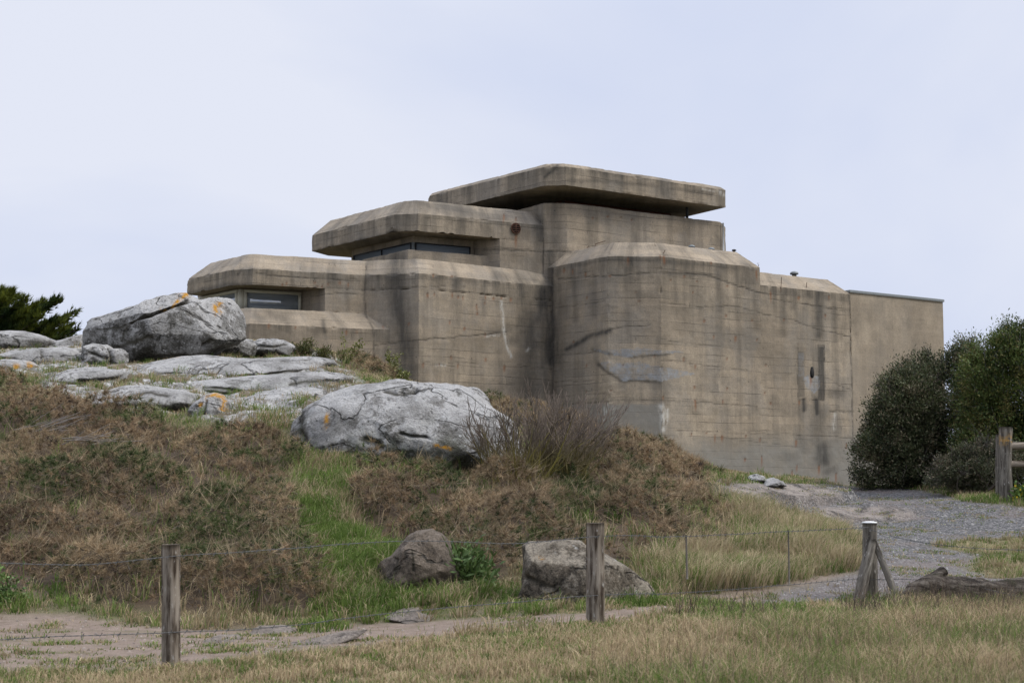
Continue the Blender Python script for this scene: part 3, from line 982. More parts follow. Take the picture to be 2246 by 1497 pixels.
# pipe hole in the filled-in niche: a black plate stands in for its shade
hp = at_px(d1449, d1661, 1779); H3 = np.append(hp + nD * .012, P(1779, 818, hp[1])[2])
mb = MB(); ang = np.linspace(0, 2 * np.pi, 21)[:-1]
pr = np.stack([np.cos(ang) * .105, np.sin(ang) * .19 + .06 * (np.sin(ang) > 0.7)], -1)
v = H3 + pr[:, :1] * np.append(dR, 0) + pr[:, 1:] * up3
mb.add(np.concatenate([v, v - np.append(nD, 0) * .05]), [np.arange(20)[None], np.array([(i, (i + 1) % 20, (i + 1) % 20 + 20, i + 20) for i in range(20)])[:, ::-1]])
put_mb('pipe_hole', mb, M['hole'], bunker)
# white down pipe at the right edge of the top storey
pp = f1582 + np.array([fR[1], -fR[0]]) * .05 + fR * .05
mb = MB(); mb.tube([np.append(pp, 10.2), np.append(pp, 12.2)], .035, 10)
put_mb('drain_pipe', mb, M['pvc'], bunker)
# bent reinforcing bars sticking out of the sloping roof edges
for (px, py, d, pts) in [(1313, 541, 56.4, [(-.12, 0, 0), (-.12, 0, .1), (.1, 0, .17), (.25, .05, .22)]), (1284, 546, 56.8, [(0, 0, -.05), (.1, 0, .1), (.2, 0, .05)]),
                         (1350, 534, 55.8, [(0, 0, -.2), (.12, 0, .06), (.2, 0, .02)]), (1455, 562, 54.9, [(-.06, -.02, -.15), (0, -.04, .1), (.06, -.03, .22)]),
                         (1662, 588, 57.4, [(-.05, 0, -.1), (.04, -.02, .12), (-.02, -.02, .18), (.09, -.02, .18)]), (1712, 625, 58.0, [(0, -.03, -.25), (.02, -.05, .1), (.03, -.05, .3)]),
                         (1768, 634, 58.9, [(0, -.03, -.3), (.01, -.05, .1), (.02, -.05, .25)])]:
    mb = MB(); mb.tube(P(px, py, d) + np.array(pts), .012, 6)
    put_mb('rebar_hook', mb, M['rusty'], bunker)
# ------------------------------------------------------------------ terrain
CTRL = []
def cp(px, py, d, dz=0.0):
    p = P(px, py, d); CTRL.append((p[0], p[1], p[2] + dz))
for a in [(375, 1472, 13.4), (1306, 1374, 16.5), (1905, 1314, 22), (0, 1490, 13), (2246, 1390, 17), (0, 1400, 16.5), (600, 1392, 17), (1000, 1362, 18.3),
          (1500, 1322, 20.5), (1750, 1300, 22.5), (2000, 1240, 26), (2246, 1262, 24.5), (2100, 1180, 30.5), (1900, 1150, 33.5), (2205, 1092, 36), (2100, 1100, 38.5),
          (2000, 1071, 48), (1860, 1067, 57), (1872, 1064, 61), (1700, 1092, 44), (1640, 1062, 46), (1620, 1042, 50), (2246, 1072, 44), (1900, 1066, 46), (2100, 1066, 44),
          (1750, 1205, 26), (1850, 1262, 23.5), (900, 1285, 20.7), (1280, 1310, 19.6)]: cp(*a)
for a in [(1440, 957, 44), (1600, 1045, 43.5), (1500, 985, 43), (1380, 975, 42)]: cp(*a, dz=-.35)
# heath ground: the canopy the photograph shows lies about 0.3 m above it
for a in [(800, 1330, 19), (1100, 1245, 21.5), (1300, 1150, 25), (900, 1150, 24.5), (1050, 1020, 30), (1300, 1060, 30), (1500, 1100, 29.5), (1500, 1000, 37),
          (1280, 962, 40), (1600, 1150, 27), (0, 1335, 18.6), (300, 1345, 18), (600, 1352, 18.3), (0, 1200, 22), (300, 1150, 23.5), (0, 1050, 27), (300, 1000, 28.5),
          (560, 1050, 27), (0, 920, 32), (300, 900, 32.5), (-300, 900, 33), (-300, 1200, 22)]: cp(*a, dz=-.22)
for a in [(700, 1100, 25), (720, 1220, 21.5), (680, 1000, 29.5), (900, 1018, 30.7), (550, 930, 32), (900, 1050, 28.3)]: cp(*a)
for a in [(0, 862, 35), (250, 872, 35), (500, 868, 35.5), (760, 870, 34), (150, 808, 39), (500, 812, 39.5), (740, 800, 41), (0, 778, 42), (250, 784, 43), (550, 778, 44.5),
          (700, 772, 47.5), (850, 835, 46), (1080, 905, 42), (1213, 915, 50), (900, 842, 51), (760, 772, 52), (-300, 780, 42), (-250, 870, 35)]: cp(*a, dz=-.05)
CTRL += [(0, 5, 0), (-5, 8, 0), (6, 8, 0), (14, 10, 0), (-14, 12, 0), (0, -8, 0), (-10, -8, 0), (10, -8, 0), (24, 20, .3), (-24, 20, 1.0), (-30, 35, 4), (-34, 55, 4.5), (-25, 62, 4.8),
         (-14, 60, 5.6), (-9, 58, 5.9), (24, 40, 1.4), (28, 60, 1.6), (20, 70, 1.6), (10, 80, 2), (-5, 80, 4), (-30, 90, 3), (40, 80, 1.5), (35, 30, .8), (40, 10, .2), (-40, 10, .3), (0, 100, 2), (-5, 66, 5),
         (8, 68, 2)]
CTRL = np.array(CTRL)
def _tps(r2):
    return 0.5 * r2 * np.log(r2 + 1e-9)
def _fit():
    X = CTRL[:, :2] / 10
    K = _tps(((X[:, None] - X[None]) ** 2).sum(-1)) + 0.02 * np.eye(len(X))
    Pm = np.concatenate([np.ones((len(X), 1)), X], 1)
    A = np.block([[K, Pm], [Pm.T, np.zeros((3, 3))]])
    return np.linalg.solve(A, np.concatenate([CTRL[:, 2], np.zeros(3)])), X
_W, _X = _fit()
def ground0(x, y):
    x, y = np.asarray(x, float).ravel(), np.asarray(y, float).ravel()
    out = np.empty(len(x))
    for i in range(0, len(x), 20000):
        q = np.stack([x[i:i + 20000], y[i:i + 20000]], -1) / 10
        out[i:i + 20000] = _tps(((q[:, None] - _X[None]) ** 2).sum(-1)) @ _W[:-3] + _W[-3] + q @ _W[-2:]
    return out
def ground(x, y):
    """height of the ground"""
    sh = np.shape(x)
    x, y = np.asarray(x, float).ravel(), np.asarray(y, float).ravel()
    r = np.maximum(np.abs(x) - 45, 0) + np.maximum(y - 95, 0) + np.maximum(-10 - y, 0)
    z = ground0(np.clip(x, -45, 45), np.clip(y, -10, 95))
    w = np.clip(r / 40, 0, 1)
    z = z * (1 - w) + (-2.0 - 3 * np.clip(r / 400, 0, 1)) * w
    oc = (y > 32) & (y < 49)
    if oc.any():      # ledges of the outcrop
        q = np.stack([x[oc], y[oc], z[oc]], -1)
        w_ = np.zeros(len(x)); w_[oc] = on(q, OUTCROP, 32, 49, 10, 60)
        led = .5 - np.abs(fbm2(x * .55 + y * .12, y * .75, 4, 61)) * 1.9 + .35 * fbm2(x * 1.6, y * 2.1, 4, 62)
        z = z + w_ * (np.clip(led, -.25, .45) * .36 - .10)
    oc = (y > 28) & (y < 58) & (x > 4)
    if oc.any():
        q = np.stack([x[oc], y[oc], z[oc]], -1)
        w_ = np.zeros(len(x)); w_[oc] = (on(q, BEDR[0], 28, 58, 6, 64) * 1.0 + on(q, BEDR[1], 28, 58, 6, 64) * .4)
        z = z + w_ * (.16 + .16 * (.5 - np.abs(fbm2(x * .6, y * .35, 4, 65))) + .05 * fbm2(x * 2.5, y * 1.2, 3, 66))
    return (z + 0.045 * fbm2(x * .8, y * .8, 4, 3) + 0.02 * fbm2(x * 3.5, y * 3.5, 2, 4)).reshape(sh)

# regions of the ground, by where they appear
PATH = [(-900, 1330), (150, 1345), (350, 1378), (560, 1385), (830, 1362), (1100, 1350), (1290, 1342), (1480, 1312), (1640, 1290), (1760, 1268), (1880, 1250), (1960, 1300), (1870, 1330), (1700, 1332),
        (1480, 1346), (1280, 1372), (1000, 1396), (700, 1425), (350, 1462), (0, 1474), (-900, 1480)]
GRAVEL = [(1848, 1064), (1890, 1068), (2000, 1072), (2060, 1082), (2110, 1098), (2246, 1110), (3000, 1150), (3000, 1320), (2246, 1300), (1960, 1320), (1860, 1330), (1640, 1325), (1700, 1300), (1880, 1255),
          (1885, 1200), (1850, 1150), (1740, 1118), (1650, 1095), (1560, 1082), (1540, 1070), (1620, 1062), (1720, 1060)]
MOSS = [(2040, 1195), (2120, 1182), (2246, 1178), (3000, 1190), (3000, 1250), (2246, 1262), (2180, 1270), (2120, 1245), (2150, 1215)]
HEATH = [
 [(-700, 920), (-300, 892), (0, 872), (100, 878), (220, 908), (400, 936), (500, 958), (590, 962), (655, 985), (680, 1040), (625, 1110), (635, 1190), (665, 1250), (705, 1290), (710, 1335), (560, 1350), (430, 1345), (300, 1338), (150, 1312), (60, 1275), (-60, 1320), (-700, 1320)],
 [(955, 1030), (960, 1055), (850, 1055), (765, 1085), (745, 1150), (840, 1190), (1010, 1235), (1080, 1285), (1140, 1270), (1150, 1225), (1300, 1222), (1440, 1235), (1530, 1215), (1610, 1205), (1630, 1170), (1600, 1130), (1565, 1095), (1545, 1035), (1480, 990), (1400, 965), (1290, 945), (1220, 950), (1190, 1000)],
 [(1365, 965), (1400, 945), (1450, 940), (1530, 962), (1580, 1005), (1605, 1040), (1550, 1045), (1450, 1010)],
 [(725, 788), (800, 800), (890, 838), (830, 838), (760, 812)],
 [(1060, 880), (1130, 890), (1290, 960), (1150, 950)],
]
TUSSOCK = [(1560, 1082), (1650, 1092), (1740, 1118), (1850, 1150), (1888, 1200), (1880, 1248), (1760, 1270), (1640, 1292), (1470, 1305), (1400, 1262), (1450, 1215), (1530, 1170)]
OUTCROP = [(60, 880), (100, 830), (-20, 815), (-300, 820), (-300, 745), (0, 740), (190, 740), (280, 782), (430, 772), (720, 772), (765, 800), (800, 840), (700, 885), (655, 945), (520, 940), (430, 915), (300, 905), (180, 895)]
BEDR = [[(1545, 1080), (1580, 1068), (1650, 1060), (1740, 1058), (1810, 1066), (1850, 1082), (1868, 1098), (1800, 1112), (1720, 1108), (1640, 1112)],
        [(1735, 1142), (1760, 1122), (1830, 1112), (1900, 1110), (1970, 1113), (2020, 1124), (1990, 1138), (1890, 1146)]]
def on(p, poly, d0=0, d1=999, wob=7, seed=20):
    x, y = pix(p)
    s = wob * 16 / np.maximum(p[..., 1], 4)
    x = x + 4 * s * fbm2(p[..., 0] * 1.3, p[..., 1] * 1.3, 3, seed)
    y = y + s * fbm2(p[..., 0] * 1.3, p[..., 1] * 1.3, 3, seed + 1)
    return inpoly(x, y, poly) & (p[..., 1] > d0) & (p[..., 1] < d1)
def regions(p):
    path = on(p, PATH, 11, 26, 9)
    grav = on(p, GRAVEL, 18, 64, 5, 24)
    moss = on(p, MOSS, 18, 40, 6, 28) & grav
    he = np.zeros(len(p), bool)
    for q, (a, b) in zip(HEATH, [(14, 38), (18, 42), (38, 47), (44, 56), (36, 52)]):
        he |= on(p, q, a, b, 16, 33)
    tu = on(p, TUSSOCK, 18, 32, 6, 38)
    return path & ~grav, grav & ~moss, moss, he, tu

def axis(parts):
    return np.unique(np.concatenate([np.arange(a, b, s) for a, b, s in parts]))
gx_ = axis([(-900, -60, 60), (-60, -22, 2), (-22, 22, .13), (22, 60, 2), (60, 901, 60)])
gy_ = axis([(-300, -10, 30), (-10, 10, .8), (10, 46, .13), (46, 64, .3), (64, 110, 3), (110, 1500, 80)])
GX, GY = np.meshgrid(gx_, gy_)
GZ = ground(GX, GY)
gp_ = np.stack([GX, GY, GZ], -1).reshape(-1, 3)
rp, rg, rm, rh, rt = regions(gp_)
def blur(a, k=2):
    a = a.reshape(GX.shape).astype(float)
    for _ in range(k):
        b = np.pad(a, 1, mode='edge')
        a = (b[:-2, 1:-1] + b[2:, 1:-1] + b[1:-1, :-2] + b[1:-1, 2:] + b[1:-1, 1:-1] * 2) / 6
    return a.ravel()
nyy, nxx = GX.shape
ii = (np.arange(nyy - 1)[:, None] * nxx + np.arange(nxx - 1)[None]).ravel()
k = N('ground_soil')
ob = k.obj()
n1, n2, n3_ = k.noise(ob, .7, 5, .6), k.noise(ob, 5, 6, .7), k.noise(ob, 38, 4, .75)
soil = k.mix(n2, (0.085, 0.066, 0.042), (0.17, 0.14, 0.09))
soil = k.mix(k.mr(n1, .42, .6, 0, .8), soil, k.mix(n2, (0.06, 0.075, 0.022), (0.13, 0.13, 0.05)))
litter = k.mix(n2, (0.04, 0.03, 0.02), (0.12, 0.085, 0.055))
c = k.mix(k.attr('heath'), soil, litter)
sand = k.mix(k.mr(n2, .3, .7), (0.165, 0.122, 0.092), (0.275, 0.214, 0.168))
sand = k.mix(k.mr(n3_, .45, .75, 0, .6), sand, (0.13, 0.105, 0.085))
sand = k.mix(k.mr(k.noise(k.map(ob, (.5, 1.6, 1)), 1.3, 5, .7), .53, .68, 0, .8), sand, k.mix(n2, (0.10, 0.085, 0.05), (0.17, 0.15, 0.085)))
c = k.mix(k.m2('MULTIPLY', k.attr('path'), k.mr(n2, .2, .5, .6, 1)), c, sand)
peb = k.voro(ob, 21, 'F1', 'Color')
pd = k.voro(ob, 21, 'F1', 'Distance')
sx = k.n('ShaderNodeSeparateColor'); k.s(sx.inputs[0], peb)
grv = k.ramp(sx.outputs[0], [(0, (0.085, 0.082, 0.079)), (.5, (0.155, 0.15, 0.144)), (.85, (0.235, 0.226, 0.213)), (1, (0.36, 0.34, 0.31))])
grv = k.mix(k.mr(pd, .4, .7, 0, .8), grv, (0.045, 0.043, 0.042))
grv = k.mix(k.mr(n1, .48, .68, 0, .65), grv, k.mix(n2, (0.12, 0.09, 0.075), (0.24, 0.19, 0.16)))
grv = k.mix(k.attr('near'), grv, k.mix(n3_, (0.12, 0.10, 0.09), (0.27, 0.235, 0.21)))
c = k.mix(k.attr('gravel'), c, grv)
mb_ = k.m2('ADD', k.m2('MULTIPLY', k.noise(k.map(ob, (1, .45, 1)), 1.6, 6, .72, .6), .65), k.m2('MULTIPLY', n20_ := k.noise(ob, 18, 4, .75), .35))
bedc = k.ramp(mb_, [(.42, (.06, .052, .044)), (.48, (.19, .162, .136)), (.62, (.33, .285, .24))])
c = k.mix(k.m2('MULTIPLY', k.attr('bed'), k.mr(n2, .25, .45, .3, 1)), c, bedc)
c = k.mix(k.m2('MULTIPLY', k.attr('moss'), k.mr(k.noise(ob, 2.2, 6, .75), .42, .58, .15, .85)), c, k.mix(n2, (0.125, 0.105, 0.052), (0.22, 0.19, 0.09)))
mm = k.noise(ob, 2.3, 6, .7, .8)
n20 = k.noise(ob, 20, 5, .78)
fr = k.m2('ADD', k.m2('MULTIPLY', mm, .35), k.m2('ADD', k.m2('MULTIPLY', n2, .4), k.m2('MULTIPLY', n20, .25)))
fr = k.m2('ADD', fr, -.012)
rk = k.ramp(fr, [(.40, (.07, .066, .056)), (.48, (.215, .204, .183)), (.60, (.50, .485, .455))])
c = k.mix(k.m2('MULTIPLY', k.attr('rock'), k.mr(k.m2('ADD', k.m2('MULTIPLY', n1, .7), k.m2('MULTIPLY', n2, .3)), .45, .50)), c, rk)
hb = k.m2('ADD', k.m2('MULTIPLY', n3_, .5), n2)
hb = k.m2('SUBTRACT', hb, k.m2('MULTIPLY', k.m2('MULTIPLY', pd, k.attr('gravel')), 1.4))
gm = k.out(c, .95, k.bump(hb, .8, .035), spec=.15)
gpx, gpy = pix(gp_)
g = put('ground', gp_, [np.stack([ii, ii + 1, ii + nxx + 1, ii + nxx], -1)], gm, base=(0, 0, 0), smooth_=True,
        attrs=dict(path=blur(rp), gravel=blur(rg), moss=blur(rm), heath=blur(rh, 4), bed=blur(on(gp_, BEDR[0], 28, 58, 6, 64) | on(gp_, BEDR[1], 28, 58, 6, 64)), rock=blur(on(gp_, OUTCROP, 32, 49, 10, 60)), near=smooth(1175, 1290, gpy) * .55))
tag(g, kind='structure')

def hit(px, py):
    """how far ahead the ground is that the photograph shows at (px, py)"""
    d = np.arange(10, 64, .05)
    q = P(np.full(len(d), px), np.full(len(d), py), d)
    below = q[:, 2] < ground(q[:, 0], q[:, 1])
    return d[below.argmax()] if below.any() else 40.0

# ------------------------------------------------------------------ rocks
def rock(name, label, cat, poly, d, T, mat, lean=0.0, seed=0, amp=.06, grp=None, crease=(), lichen=(), sub=120, flat=2.4, dirtb=.5, mossb=0.0, freq=1.0, facet=0, sink=None):
    """a boulder: its outline at its own distance, swelling T metres towards and away from us, leaning back"""
    q = np.asarray(poly, float)
    W = P(q[:, 0], q[:, 1], d)
    cx, cz = (W[:, 0].min() + W[:, 0].max()) / 2, (W[:, 2].min() * .45 + W[:, 2].max() * .55)
    # radius by direction, star shaped about the middle
    nu, nv = sub * 2, sub
    th = np.linspace(0, 2 * np.pi, nu, endpoint=False)
    R = np.zeros(nu)
    n = len(W)
    for i in range(n):
        ax, az = W[i, 0] - cx, W[i, 2] - cz
        bx, bz = W[(i + 1) % n, 0] - cx, W[(i + 1) % n, 2] - cz
        ex, ez = bx - ax, bz - az
        den = np.cos(th) * ez - np.sin(th) * ex
        den = np.where(np.abs(den) < 1e-9, 1e-9, den)
        t = (ax * ez - az * ex) / den
        s = (ax * np.sin(th) - az * np.cos(th)) / den
        R = np.where((t > 0) & (s >= -1e-6) & (s <= 1 + 1e-6), np.maximum(R, t), R)
    ph = np.linspace(-np.pi / 2, np.pi / 2, nv + 1)
    c_, s_ = np.cos(ph), np.sin(ph)
    e = 2.0 / flat
    cc, ss = np.abs(c_) ** e, np.sign(s_) * np.abs(s_) ** e
    x = cx + cc[:, None] * (R * np.cos(th))[None]
    z = cz + cc[:, None] * (R * np.sin(th))[None]
    y = d + ss[:, None] * T + lean * (z - cz)
    V = np.stack([x, y, z], -1).reshape(-1, 3)
    i = np.arange(nv)[:, None] * nu; j = np.arange(nu)[None]; kk = (j + 1) % nu
    Fc = np.stack([i + j, i + kk, i + nu + kk, i + nu + j], -1).reshape(-1, 4)
    nr = norm(np.stack([(x - cx) / max(R.mean(), .05), (y - d) / max(T, .05), (z - cz) / max(R.mean(), .05)], -1).reshape(-1, 3))
    s = freq / max(R.mean(), .15)
    o3 = np.array([seed * 3.1, seed * 1.7, seed * 5.3])
    ndisp = fbm(V * s * .8 + o3, 5, seed) * amp * 1.3 + fbm(V * 2.2 + o3, 4, seed + 9) * amp * .45
    rid = 1 - np.abs(fbm(V * s * 1.1 + o3 + 40, 4, seed + 20))     # long ridges and grooves
    ndisp += (rid ** 3 - .6) * amp * .7
    px, py = pix(V)
    front = V[:, 1] - lean * (V[:, 2] - cz) < d
    dirt = np.zeros(len(V)); lic = np.zeros(len(V))
    ppm = F / d
    wx = px + 4 * fbm(V * 3, 3, 70); wy = py + 4 * fbm(V * 3 + 7, 3, 71)
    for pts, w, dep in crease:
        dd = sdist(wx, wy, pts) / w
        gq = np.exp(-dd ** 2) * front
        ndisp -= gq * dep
        dirt = np.maximum(dirt, np.exp(-(dd * 1.4) ** 2) * front * .9)  # each crease is also coloured darker along its line
    for pts, w in lichen:
        lic = np.maximum(lic, np.exp(-(sdist(wx, wy, pts) / w) ** 2) * 1.3 * front)
    V = V + nr * ndisp[:, None]
    if facet:       # broken flat faces
        fr_ = np.random.default_rng(seed + 400)
        sc_ = np.array([R.mean(), T, R.mean()]); c0 = np.array([cx, d, cz])
        q_ = (V - c0 - np.array([0, 1, 0]) * (lean * (V[:, 2] - cz))[:, None]) / sc_
        for _ in range(facet):
            nn_ = norm(fr_.normal(size=3) * [.75, .4, .5] + [0, -.9, .15])
            hh_ = np.quantile(q_ @ nn_, .93)
            ex_ = np.clip(q_ @ nn_ - hh_, 0, None)
            q_ = q_ - .85 * ex_[:, None] * nn_
        V = q_ * sc_ + c0; V[:, 1] += lean * (V[:, 2] - cz)
        V = V + nr * (fbm(V * 6 + 3, 4, seed + 33) * .02)[:, None]
    if sink is not None:
        V[:, 2] -= np.percentile(V[:, 2] - ground(V[:, 0], V[:, 1]), sink)
    zl, zh = W[:, 2].min(), W[:, 2].max()
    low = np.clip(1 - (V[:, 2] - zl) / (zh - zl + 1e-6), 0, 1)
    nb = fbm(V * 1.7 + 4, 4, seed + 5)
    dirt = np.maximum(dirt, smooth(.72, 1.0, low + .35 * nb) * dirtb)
    moss = smooth(.45, .9, low + .6 * nb) * mossb
    o = put(name, V, [Fc], M[mat], smooth_=True, attrs=dict(dirt=dirt, lichen=np.clip(lic, 0, 1), moss=moss))
    tag(o, label, cat, grp)
    return o

OUT = 'weathered granite rocks of the outcrop'
rock('boulder', 'tall grey boulder with a split top edge and orange lichen, left of the bunker window', 'boulder',
     [(172, 800), (178, 760), (184, 730), (188, 706), (200, 697), (222, 694), (250, 688), (300, 670), (335, 656), (352, 646), (395, 640), (415, 641), (430, 650), (444, 657), (462, 650), (480, 647), (505, 644), (522, 655), (536, 680), (541, 712), (538, 742), (522, 756), (490, 765), (455, 790), (400, 800), (300, 805), (240, 800)],
     43.2, 1.25, 'granite', .12, 1, .12, OUT, [([(190, 715), (240, 712), (275, 706), (330, 690), (380, 668), (420, 655)], 5, .22), ([(275, 708), (250, 730), (240, 760)], 6, .12), ([(230, 775), (300, 748), (330, 740)], 10, .14), ([(455, 760), (480, 745), (525, 745)], 8, .2)],
     [([(380, 663), (392, 648), (415, 641)], 5), ([(506, 646), (514, 660)], 5), ([(355, 668), (362, 672)], 4)], 150, dirtb=.35, flat=2.7, facet=7)
rock('boulder', 'large pale rounded boulder in front of the bunker behind the bare shrub', 'boulder',
     [(640, 1010), (645, 965), (650, 925), (676, 892), (715, 868), (760, 850), (800, 840), (840, 834), (920, 836), (985, 845), (1020, 852), (1050, 868), (1078, 890), (1112, 912), (1136, 945), (1150, 1000), (1150, 1050), (1000, 1060), (800, 1050), (690, 1040)],
     31.8, 2.0, 'granite', .55, 2, .12, OUT, [([(836, 852), (870, 858), (912, 852)], 5, .12), ([(880, 950), (905, 957), (940, 960)], 3, .08), ([(800, 968), (825, 978), (830, 985)], 8, .12), ([(655, 890), (662, 950), (680, 990)], 8, .05)],
     [([(720, 905), (716, 935)], 4), ([(955, 978), (985, 985)], 4), ([(960, 1008), (972, 1012)], 4)], 170, dirtb=.75, mossb=.35, flat=2.6)
rock('boulder', 'pale rock tip jutting behind the right shoulder of the large rounded boulder', 'boulder',
     [(975, 900), (985, 852), (1020, 848), (1045, 853), (1068, 872), (1078, 890), (1070, 920), (1000, 920)], 34.5, .8, 'granite', .3, 3, .05, OUT, sub=60)
rock('rock_slab', 'broad flat grey slab with a wavy top just below the grass strip under the bunker', 'rock',
     [(280, 850), (296, 815), (330, 795), (390, 778), (440, 774), (520, 783), (580, 783), (640, 780), (700, 779), (728, 784), (738, 797), (722, 806), (745, 818), (700, 835), (600, 850), (450, 850)],
     41, 1.6, 'granite', 2.4, 4, .06, OUT, [([(420, 826), (480, 832), (560, 824), (640, 815), (720, 806)], 3, .1), ([(330, 815), (400, 825), (440, 832)], 3, .08)], [([(385, 777), (392, 779)], 3)], 120, dirtb=.3)
rock('rock_slab', 'wide low slab between the broad flat slab and the large rounded boulder', 'rock',
     [(395, 870), (420, 840), (480, 832), (560, 824), (640, 816), (700, 811), (750, 815), (774, 830), (760, 850), (680, 880), (560, 885)], 38.3, 1.5, 'granite', 2.2, 5, .06, OUT,
     [([(640, 842), (700, 835), (770, 838)], 5, .08), ([(430, 850), (500, 855), (545, 862)], 4, .07)], sub=110, dirtb=.4, mossb=.3)
rock('rock_slab', 'low pale slab at the top edge of the brown heath', 'rock',
     [(200, 905), (215, 872), (240, 852), (272, 842), (310, 843), (350, 848), (400, 854), (436, 866), (440, 890), (380, 905)], 35.2, .9, 'granite', 1.6, 6, .05, OUT, [([(290, 865), (330, 862), (370, 868)], 5, .08)], sub=90, dirtb=.5)
rock('rock_slab', 'broken grey slab touching the left side of the large rounded boulder', 'rock',
     [(505, 915), (520, 885), (560, 860), (610, 850), (660, 848), (715, 852), (730, 880), (690, 920), (650, 935), (600, 925), (550, 925)], 35.2, 1.0, 'granite', 1.5, 7, .07, OUT,
     [([(600, 880), (650, 885), (700, 872)], 5, .1), ([(590, 905), (640, 905)], 5, .1)], sub=90, dirtb=.6)
rock('boulder', 'small pointed boulder capped with orange lichen at the edge of the heath', 'boulder',
     [(408, 940), (414, 902), (430, 880), (452, 866), (470, 862), (488, 865), (500, 880), (506, 905), (508, 940), (470, 955)], 33.4, .55, 'granite', .3, 8, .04, OUT, [([(452, 880), (448, 910)], 4, .03)],
     [([(452, 872), (470, 866), (490, 870)], 4), ([(480, 868), (492, 880), (488, 892)], 4), ([(482, 898), (492, 897)], 4), ([(440, 885), (436, 890)], 3)], 80, dirtb=.5)
rock('boulder', 'smooth pale grey hump at the far left, below the conifer', 'boulder',
     [(-120, 790), (-90, 750), (-30, 732), (20, 727), (60, 728), (95, 734), (122, 745), (130, 752), (110, 775), (40, 790)], 46.5, 1.5, 'granite', .5, 9, .06, OUT, sub=80, dirtb=.5)
rock('boulder', 'low grey rock wedged between the pale hump and the tall split boulder', 'boulder',
     [(95, 780), (125, 752), (150, 742), (190, 732), (200, 760), (190, 790), (120, 790)], 46.8, .8, 'granite', .4, 10, .05, OUT, sub=60, dirtb=.5)
rock('boulder', 'long smooth grey rock lying in front of the pale hump', 'boulder',
     [(-140, 830), (-100, 790), (-40, 778), (10, 782), (40, 770), (100, 764), (150, 760), (190, 770), (200, 785), (198, 805), (150, 815), (60, 825)], 41.8, 1.2, 'granite', .8, 11, .06, OUT, [([(95, 770), (100, 800)], 4, .08), ([(0, 785), (30, 790), (50, 800)], 4, .08)], sub=100, dirtb=.5)
rock('boulder', 'dark rock with two round orange lichen patches at the far left', 'boulder',
     [(-80, 850), (-60, 810), (-20, 790), (20, 786), (60, 790), (84, 800), (82, 820), (60, 840), (0, 850)], 39.5, .8, 'granite', .5, 12, .05, OUT, lichen=[([(36, 805), (38, 814)], 7), ([(66, 800), (72, 803)], 6), ([(2, 812), (8, 815)], 4)], sub=80, dirtb=.9)
rock('boulder', 'blocky pinkish-grey rock at the foot of the tall split boulder', 'boulder',
     [(170, 815), (176, 790), (184, 760), (205, 752), (232, 754), (246, 764), (262, 764), (276, 776), (277, 802), (250, 820)], 41.2, .6, 'granite', .2, 13, .06, OUT, [([(243, 762), (246, 800)], 4, .12), ([(200, 775), (235, 785)], 4, .05)], sub=80, dirtb=.7)
rock('rock_slab', 'low grey slab in the grass left of the broad flat slab', 'rock',
     [(100, 860), (118, 828), (150, 808), (200, 805), (240, 807), (272, 812), (280, 830), (262, 845), (200, 852), (150, 862)], 38, .9, 'granite', 1.4, 14, .05, OUT, [([(170, 838), (220, 835), (270, 828)], 5, .1)], sub=80, dirtb=.7)
rock('boulder', 'small dark rock tucked under the right end of the tall split boulder', 'boulder',
     [(470, 785), (482, 760), (505, 748), (530, 742), (552, 745), (562, 758), (555, 785)], 44.8, .6, 'granite', .2, 15, .05, OUT, sub=60, dirtb=.9)
rock('boulder', 'low light grey rock lying against the foot of the bunker', 'boulder',
     [(540, 785), (550, 750), (575, 742), (620, 746), (640, 755), (650, 765), (640, 785)], 46, .7, 'granite', .5, 16, .05, OUT, [([(565, 758), (600, 760), (630, 756)], 3, .05)], sub=60, dirtb=.6)
rock('boulder', 'dark brown angular boulder in the grass beside the dirt path', 'boulder',
     [(770, 1315), (786, 1268), (815, 1242), (858, 1220), (876, 1192), (895, 1172), (912, 1160), (948, 1156), (970, 1166), (1000, 1196), (1022, 1228), (1040, 1262), (1046, 1300), (960, 1318), (880, 1318)], 20.7, .55, 'brown', .25, 17, .045,
     None, [([(868, 1228), (862, 1262)], 6, .06), ([(905, 1200), (908, 1250)], 4, .03)], sub=110, dirtb=.3, facet=9, flat=2.2)
rock('boulder', 'mottled tan boulder with a long right slope behind the middle fence post', 'boulder',
     [(1130, 1335), (1140, 1285), (1142, 1245), (1144, 1196), (1160, 1186), (1190, 1186), (1240, 1180), (1275, 1184), (1292, 1205), (1330, 1216), (1392, 1250), (1432, 1282), (1460, 1312), (1450, 1335), (1300, 1345)], 19.8, .55, 'mottled', .3, 18, .05,
     None, [([(1145, 1268), (1180, 1285), (1210, 1302)], 9, .08), ([(1292, 1215), (1292, 1300)], 8, .06)], [([(1172, 1215), (1180, 1218)], 5)], sub=110, dirtb=.6, flat=2.5, facet=6)
FLAT = 'flat bedrock patches in the path'
